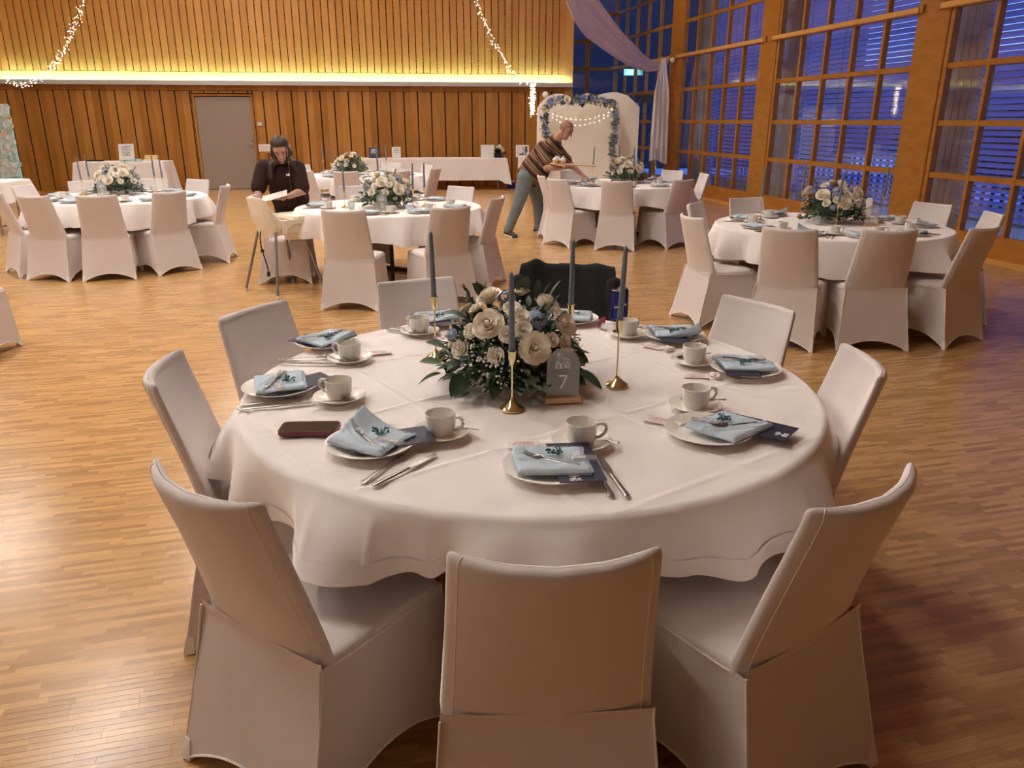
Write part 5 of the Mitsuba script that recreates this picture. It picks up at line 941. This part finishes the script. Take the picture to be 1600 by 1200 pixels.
# slender white frame that carries the flower garland
fr = [(0.72, 17.05), (2.13, 17.05)]
key = thing('garland_frame', 'white post frame before the arches carrying the flower garland', 'frame')
for x, y in fr: k = add('post', ply(cbox(x - 0.03, x + 0.03, y - 0.03, y + 0.03, 0, 1.95, 0.005), 'arch_white'), key)
add('beam', ply(cbox(fr[0][0], fr[1][0], 17.02, 17.08, 1.92, 1.97), 'arch_white'), key)
q = np.random.default_rng(77)
def garland(path, n, name, lab, rad=0.085):
    key = thing(name, lab, 'garland', 'flower garlands of the arch'); p = spline(path, n); lf, bb, bw = [], [], []
    for i, c in enumerate(p):
        for k in range(9):
            d = q.normal(size=3); d /= np.linalg.norm(d); lf.append(leaf_at(q, c + d * rad * 0.35, d, q.uniform(0.06, 0.11), q.uniform(0.014, 0.024)))
        if i % 2 == 0: d = q.normal(size=3); d[1] = -abs(d[1]) - 0.5; d /= np.linalg.norm(d); (bb if (i // 2) % 3 else bw).append(place(SMALL, c + d * rad * 0.75, d, 0, q.uniform(0.042, 0.06)))
    add('leaves', ply(cat_(lf), 'leaf_grey'), key, kind='stuff')
    for m in bb: add('blue_flower', ply(m, 'bloom_blue', 45), key)
    for m in bw: add('white_flower', ply(m, 'bloom_white', 45), key)
garland([(0.72, 17.0, 1.86), (0.95, 16.98, 2.00), (1.25, 16.98, 1.99), (1.55, 16.98, 2.02), (1.85, 16.98, 1.95), (2.13, 17.0, 1.90)], 40, 'flower_garland', 'blue and white flower garland along the top of the arch frame', 0.10)
garland([(0.70, 16.98, 1.82), (0.68, 16.97, 1.60), (0.71, 16.97, 1.38), (0.72, 16.97, 1.22)], 16, 'flower_garland', 'flower garland hanging down the left post of the arch frame')
garland([(2.13, 16.98, 1.84), (2.16, 16.97, 1.5), (2.12, 16.97, 1.15), (2.14, 16.97, 0.78)], 26, 'flower_garland', 'flower garland hanging down the right post of the arch frame')
add_b = []
def fairy(name, lab, paths, n, r, rad, wire='paint_white'):
    key = thing(name, lab, 'string lights', 'white string lights'); w, b = [], []
    for path in paths:
        p = spline(path, n); w.append(tube(p, 0.004, 5))
        for c in p: b.append(sph(c + q.normal(size=3) * rad, r, 0))
    add('wire', ply(cat_(w), wire, True), key); k = add('bulbs', ply(cat_(b)), key, kind='stuff'); scene[k].update(bsdf={'type': 'diffuse'}, emitter=emit(V(9, 7.4, 4.6)))
fairy('string_light', 'two swags of warm white fairy lights hung between the arch posts', [[(0.76, 16.96, 1.72), (1.0, 16.95, 1.56), (1.35, 16.95, 1.49), (1.75, 16.95, 1.56), (2.08, 16.96, 1.74)], [(0.76, 16.95, 1.76), (1.05, 16.94, 1.64), (1.4, 16.94, 1.60), (1.8, 16.94, 1.66), (2.08, 16.95, 1.80)]], 15, 0.012, 0.004, 'bulb_off')
key = thing('balloon', 'small white ball at the top left of the arches', 'ball'); add('ball', ply(sph((0.70, 17.25, 2.10), 0.065, 3), 'paint_white', True), key); add('string', ply(tube([(0.70, 17.25, 2.04), (0.72, 17.08, 1.96)], 0.003, 5), 'paint_white'), key)
key = thing('sign_board', 'narrow brown wooden sign standing before the right arch post', 'sign'); add('board', ply(cbox(2.09, 2.24, 16.7, 16.73, 0.25, 0.80, 0.004), 'block_wood'), key); add('foot', ply(cbox(2.05, 2.28, 16.62, 16.81, 0.0, 0.26, 0.01), 'block_wood'), key)
add('lettering', ply(cat_([moved(scribble(0.09, s, 0.016, 0.002), 2.165, 16.699, 0.70 - 0.10 * s, rx=90) for s in range(4)]), 'white_ink'), key)
# hanging light garlands
fairy('light_garland', 'dense white light garland looping down from the ceiling at upper left', [[(-6.35, 14, 5.98), (-6.75, 14, 4.35), (-7.04, 14, 3.46), (-7.23, 14, 3.13), (-7.48, 14, 2.74), (-7.78, 14, 2.41), (-8.14, 14, 2.20), (-8.42, 14, 2.175), (-8.55, 14, 2.26)]] * 3, 120, 0.0085, 0.028, 'leaf_grey')
fairy('light_garland', 'dense white light garland falling from the ceiling to the end of the ledge', [[(-1.6, 16, 5.98), (-0.95, 16, 4.3), (-0.685, 16, 3.73), (-0.52, 16, 3.35), (-0.31, 16, 2.96), (-0.06, 16, 2.56), (0.19, 16, 2.30), (0.41, 16, 2.27)], [(0.41, 16, 2.27), (0.395, 16, 2.0), (0.39, 16, 1.71)]] * 2, 110, 0.009, 0.026, 'leaf_grey')
fairy_end = None
# white drape: a swag down to the post, then a hanging tail
sw = spline([(0.2, 11.0, 5.98), (0.70, 12.4, 4.05), (1.02, 13.2, 3.42), (1.46, 14.5, 3.17), (2.10, 16.5, 3.0), (2.73, 18.0, 2.83), (3.30, 18.9, 2.76), (3.62, 19.25, 2.90)], 60); ww = np.interp(np.linspace(0, 1, 60), [0, 0.45, 0.8, 1], [0.30, 0.30, 0.21, 0.06])
P = []
for u in np.linspace(-1, 1, 33):
    f = 0.035 * np.sin(u * 11) * np.minimum(1, ww / 0.15) + 0.02 * np.sin(u * 23); P.append(sw + np.stack([f * 0.8 + u * ww * 0.35, f, u * ww], -1))
key = thing('drape', 'long white cloth swag from the ceiling to the wooden post with a hanging tail', 'drape'); add('swag', ply(grid(np.array(P)), 'drape_white', True), key)
P = []
for u in np.linspace(0, 1, 49):
    z = np.linspace(2.92, 0.66 + 0.05 * math.sin(u * 5), 30); w = np.interp(z, [0.6, 2.2, 2.92], [0.50, 0.40, 0.12]); x = (u - 0.5) * w; y = 0.03 * np.sin(u * 22 + z) * np.clip((3.0 - z), 0.2, 1); c = gpt(8.05, 0.22, 0)[:2]
    P.append(np.stack([c[0] - 0.18 + x * 0.9, c[1] - 0.1 + y + x * 0.3, z], -1))
add('tail', ply(grid(np.array(P)), 'drape_white', True), key); add('knot', ply(sph(gpt(8.08, 0.16, 2.90), 0.06, 2), 'cloth_white', True), key)
# emergency exit sign at the rail of the far bay
e = gpt(11.1, 0.13, 2.80); key = thing('exit_sign', 'glowing turquoise exit sign on the rail above the glass door', 'sign')
add('housing', ply(moved(cbox(-0.15, 0.15, -0.012, 0.012, -0.085, 0.085, 0.004), *e, rz=18), 'paint_white'), key)
k = add('panel', ply(moved(cbox(-0.14, 0.14, -0.016, -0.0125, -0.075, 0.075, 0.001), *e, rz=18)), key); scene[k].update(bsdf={'type': 'diffuse'}, emitter=emit(V(0.10, 1.25, 1.05)))
pic = cat_([sph((-0.02, -0.019, 0.045), 0.012, 1), tube([(-0.02, -0.019, 0.03), (-0.035, -0.019, 0.0)], 0.010, 6), tube([(-0.035, -0.019, 0.0), (-0.01, -0.019, -0.025), (-0.025, -0.019, -0.055)], 0.008, 6), tube([(-0.035, -0.019, 0.0), (-0.06, -0.019, -0.03), (-0.085, -0.019, -0.03)], 0.008, 6), tube([(-0.02, -0.019, 0.025), (0.015, -0.019, 0.0)], 0.006, 6), cbox(0.045, 0.105, -0.0195, -0.017, -0.06, 0.06, 0.0005)])
k = add('pictogram', ply(moved(pic, *e, rz=18)), key); scene[k].update(bsdf={'type': 'diffuse'}, emitter=emit(V(2.0, 2.0, 2.0)))

# ------------------------------------------------------------------ rectangular tables by the back wall and what stands on them
def skirted(x0, x1, y0, y1, h, seed, rz, hang, lab, wx=0.0):
    """a rectangular table under a cloth; world frame turned by rz about its centre"""
    c = ((x0 + x1) / 2, (y0 + y1) / 2); a, b = (x1 - x0) / 2, (y1 - y0) / 2; qq = np.random.default_rng(seed); M = TR(c[0], c[1], 0, rz)
    key = thing('long_table', lab.replace('white cloth over', 'folding table under the cloth:'), 'table'); add('top', ply(cbox(-a, a, -b, b, h - 0.03, h - 0.004), 'tabletop_wood'), key, M)
    for sx in (-1, 1): add('leg', ply(cat_([tube([(sx * (a - 0.2), -b + 0.08, h - 0.03), (sx * (a - 0.2), -b + 0.08, 0.01)], 0.016), tube([(sx * (a - 0.2), b - 0.08, h - 0.03), (sx * (a - 0.2), b - 0.08, 0.01)], 0.016), tube([(sx * (a - 0.2), -b + 0.08, 0.12), (sx * (a - 0.2), b - 0.08, 0.12)], 0.012)]), 'steel', 40), key, M)
    per = [(-a, -b), (a, -b), (a, b), (-a, b)]; pts, cor = [], []
    for k in range(4):
        p0, p1 = np.array(per[k]), np.array(per[(k + 1) % 4]); n = max(8, int(np.linalg.norm(p1 - p0) / 0.06))
        for i in range(n): pts.append(p0 + (p1 - p0) * i / n); cor.append(min(i, n - i) * np.linalg.norm(p1 - p0) / n)
    pts, cor = np.array(pts), np.array(cor); n = len(pts); ph = np.cumsum(qq.uniform(0.5, 1.5, n)) * 0.55; P = [pts * 0.02, pts * 0.5, pts * 0.995]; P = [np.column_stack([p, np.full(n, h)]) for p in P]
    dirs = pts / np.array([a, b]); dirs = np.where(np.abs(dirs) > 0.999, np.sign(dirs), 0); dirs = dirs / np.maximum(np.linalg.norm(dirs, axis=1, keepdims=True), 1e-9)
    for t in np.linspace(0.02, 1, 9):
        out = (0.010 + 0.02 * t) + 0.018 * t * np.sin(ph)[:, None] + 0.11 * t * np.exp(-(cor / 0.10) ** 2)[:, None]; L = hang + 0.10 * np.exp(-(cor / 0.10) ** 2) * (hang / 0.5); P.append(np.column_stack([pts + dirs * out, h - 0.006 - np.minimum(L, h - 0.03) * t]))
    add('tablecloth', ply(grid(np.array(P).transpose(1, 0, 2), close_u=True), 'cloth_white', 35), None, M, lab, 'tablecloth')
    return M, h
M, h = skirted(-3.60, -0.14, 18.95, 19.60, 0.735, 3, 4.0, 0.50, 'white cloth over the long table at the back wall'); LT = M
M2, h2 = skirted(-9.62, -7.74, 17.55, 18.25, 0.725, 4, 6.0, 0.58, 'white cloth over the table by the flower wall and the grey door')
M3, h3 = skirted(-9.2, -7.28, 11.25, 11.95, 0.76, 6, 4.0, 0.24, 'white cloth over the table cut by the left picture edge')
def on(M, x, y, z, rz=0): return M @ T().translate([x, y, z]) @ T().rotate([0, 0, 1], rz)
def stand_frame(M, x, y, h, w, ht, lab, mat_, ink, rz=0, cat='frame', lines=3, tilt=-10):
    key = thing('card_stand', lab, cat); F = on(M, x, y, h + 0.002, rz) @ T().rotate([1, 0, 0], tilt); add('panel', ply(cbox(-w / 2, w / 2, -0.006, 0.006, 0, ht, 0.002), mat_), key, F)
    add('foot', ply(cbox(-w * 0.3, w * 0.3, -0.002, 0.07, 0, 0.012, 0.002), mat_), key, on(M, x, y, h + 0.001, rz))
    add('lettering', ply(cat_([moved(scribble(w * 0.6, 3 + i, ht * 0.07, ht * 0.008), 0, -0.0065, ht * (0.78 - 0.16 * i), rx=90) for i in range(lines)]), ink), key, F)
stand_frame(LT, -1.43, -0.02, h, 0.24, 0.235, 'navy framed card at the left end of the long table', 'frame_navy', 'white_ink')
stand_frame(LT, -0.90, -0.02, h, 0.21, 0.255, 'white framed card on the long table right of the navy one', 'paint_white', 'ink_grey')
key = thing('card_box', 'plain white card box near the right end of the long table', 'box'); F = on(LT, 1.28, 0.0, h + 0.001); add('box', ply(cbox(-0.16, 0.16, -0.11, 0.11, 0, 0.285, 0.004), 'paint_white'), key, F); add('lid', ply(cbox(-0.165, 0.165, -0.115, 0.115, 0.26, 0.292, 0.004), 'paint_white'), key, F)
key = thing('flower_pot', 'small pot of white flowers at the right end of the long table', 'flowers'); F = on(LT, 1.55, 0.0, h + 0.001); qf = np.random.default_rng(8)
add('pot', ply(lathe([(0, 0), (0.07, 0), (0.085, 0.08), (0.08, 0.08), (0.07, 0.02), (0, 0.02)], 32), 'frame_navy', 40), key, F); add('leaves', ply(cat_([leaf_at(qf, V(0, 0, 0.08) + d * 0.04, d, 0.12, 0.025) for d in qf.normal(size=(70, 3)) * [1, 1, 0.6] + [0, 0, 0.4]]), 'leaf_dark'), key, F, kind='stuff')
for k in range(8): d = qf.normal(size=3); d[2] = abs(d[2]) + 0.3; d /= np.linalg.norm(d); add('bloom', ply(place(SMALL, V(0, 0, 0.13) + d * V(0.12, 0.12, 0.15), d, 0, 0.05), 'bloom_white', 45), key, F)
key = thing('crate', 'small blue crate on the floor under the right end of the long table', 'crate'); add('box', ply(cbox(-0.12, 0.08, 19.5, 19.7, 0, 0.16, 0.01), 'can_blue'), key); add('lid', ply(cbox(-0.13, 0.09, 19.49, 19.71, 0.15, 0.18, 0.01), 'silver'), key)
# gift table
stand_frame(M2, 0.05, 0.05, h2, 0.33, 0.37, 'white framed sheet with grey lettering on the table at the back left', 'paint_white', 'ink_grey', lines=4)
key = thing('paper_tray', 'slanted pale tray on the table at the back left', 'tray'); F = on(M2, 0.55, 0.10, h2 + 0.001); add('board', ply(moved(cbox(-0.14, 0.14, -0.09, 0.09, 0, 0.015, 0.003), 0, 0.02, 0.05, rx=50), 'cake'), key, F); add('base', ply(cbox(-0.15, 0.15, -0.08, 0.08, 0, 0.03, 0.003), 'paper'), key, F)
for i, (x, w) in enumerate(((0.06, 0.16), (0.24, 0.10), (0.36, 0.12))):
    key = thing('gift_parcel', ['flat teal parcel before the framed sheet at the back left', 'small teal parcel between the sheet and the slanted tray', 'small teal parcel before the slanted tray'][i], 'parcel', 'teal parcels at the back left'); F = on(M2, x, -0.13, h2 + 0.001, 6 * i); add('box', ply(cbox(-w / 2, w / 2, -0.05, 0.05, 0, 0.035 + 0.01 * i, 0.004), 'teal_paper'), key, F); add('ribbon', ply(cbox(-0.008, 0.008, -0.051, 0.051, -0.0005, 0.0365 + 0.01 * i, 0.0005), 'paint_white'), key, F)
key = thing('black_pen_tray', 'flat black tray at the left end of the back left table', 'tray'); F = on(M2, -0.62, 0.0, h2 + 0.001, -8); add('tray', ply(cat_([cbox(-0.17, 0.17, -0.07, 0.07, 0, 0.012), cbox(-0.17, 0.17, -0.07, -0.06, 0, 0.03), cbox(-0.17, 0.17, 0.06, 0.07, 0, 0.03)]), 'black_plastic'), key, F)
# photo frame on its stand
key = thing('photo_stand', 'white stand with a framed photograph between the long table and the man', 'photo stand'); X, Y = 0.235, 18.2
add('pedestal', ply(cbox(X - 0.10, X + 0.10, Y - 0.10, Y + 0.10, 0, 0.80, 0.01), 'arch_white'), key); F = T().translate([X, Y, 0.803]) @ T().rotate([1, 0, 0], -8)
add('frame', ply(cat_([cbox(-0.15, 0.15, -0.012, 0.012, 0, 0.03), cbox(-0.15, 0.15, -0.012, 0.012, 0.23, 0.26), cbox(-0.15, -0.12, -0.012, 0.012, 0, 0.26), cbox(0.12, 0.15, -0.012, 0.012, 0, 0.26), cbox(0.035, 0.055, -0.012, 0.012, 0, 0.26)]), 'paint_white'), key, F); add('print', ply(cbox(-0.13, 0.13, -0.004, 0.004, 0.02, 0.24, 0.001), 'photo_dark'), key, F)
# white box on a stand behind the woman
key = thing('white_box', 'white open box on a wooden stand behind the woman in maroon', 'box'); X, Y = -5.58, 18.9
add('stand', ply(cat_([cbox(X - 0.2, X + 0.2, Y - 0.15, Y + 0.15, 0.86, 0.90), cbox(X - 0.04, X + 0.04, Y - 0.04, Y + 0.04, 0.03, 0.87), cbox(X - 0.2, X + 0.2, Y - 0.15, Y + 0.15, 0, 0.04)]), 'board_lower'), key)
add('box', ply(cat_([moved(cbox(-0.33, 0.33, -0.006, 0.006, 0, 0.16), X, Y - 0.13, 0.90, rx=15), moved(cbox(-0.33, 0.33, -0.006, 0.006, 0, 0.16), X, Y + 0.13, 0.90, rx=-15), cbox(X - 0.30, X + 0.30, Y - 0.13, Y + 0.13, 0.90, 0.91), cbox(X - 0.33, X - 0.31, Y - 0.15, Y + 0.15, 0.90, 1.06), cbox(X + 0.31, X + 0.33, Y - 0.15, Y + 0.15, 0.90, 1.06)]), 'paint_white'), key)
# flower wall at the left edge
key = thing('flower_wall', 'panel thick with white, teal and peach paper flowers at the left edge', 'flower wall'); X1, Y = -10.06, 16.3
add('panel', ply(cbox(-11.6, X1, Y, Y + 0.05, 0, 1.84), 'fw_pale'), key); add('feet', ply(cat_([cbox(-11.5, -11.4, Y - 0.2, Y + 0.3, 0, 0.03), cbox(X1 - 0.15, X1 - 0.05, Y - 0.2, Y + 0.3, 0, 0.03)]), 'paint_white'), key)
qw = np.random.default_rng(31); byc = {'fw_white': [], 'fw_pale': [], 'fw_teal': [], 'fw_peach': []}; pet = rose_mesh(5, ((3, 0.5, 0.7), (5, 1.0, 0.5)))
for k in range(620):
    x, z = qw.uniform(-11.2, X1), qw.uniform(0.1, 1.86); nn = float(meshkit.noise(V(x * 3.2, 5.0, z * 3.2))); c = 'fw_teal' if nn > 0.70 else ('fw_pale' if nn > 0.52 else ('fw_peach' if qw.uniform() < 0.06 else 'fw_white')); d = V(qw.normal() * 0.4, -1, qw.normal() * 0.4)
    m = trimesh.Trimesh(pet.vertices[:-42].copy() if False else pet.vertices.copy(), pet.faces, process=False); byc[c].append(place(m, (x, Y - 0.005, z), d, qw.uniform(0, 90), qw.uniform(0.035, 0.06)))
for c, L in byc.items():
    if L: add({'fw_white': 'white_blossoms', 'fw_pale': 'pale_blue_blossoms', 'fw_teal': 'teal_blossoms', 'fw_peach': 'peach_blossoms'}[c], ply(cat_(L), c), key, kind='stuff')
#@@END
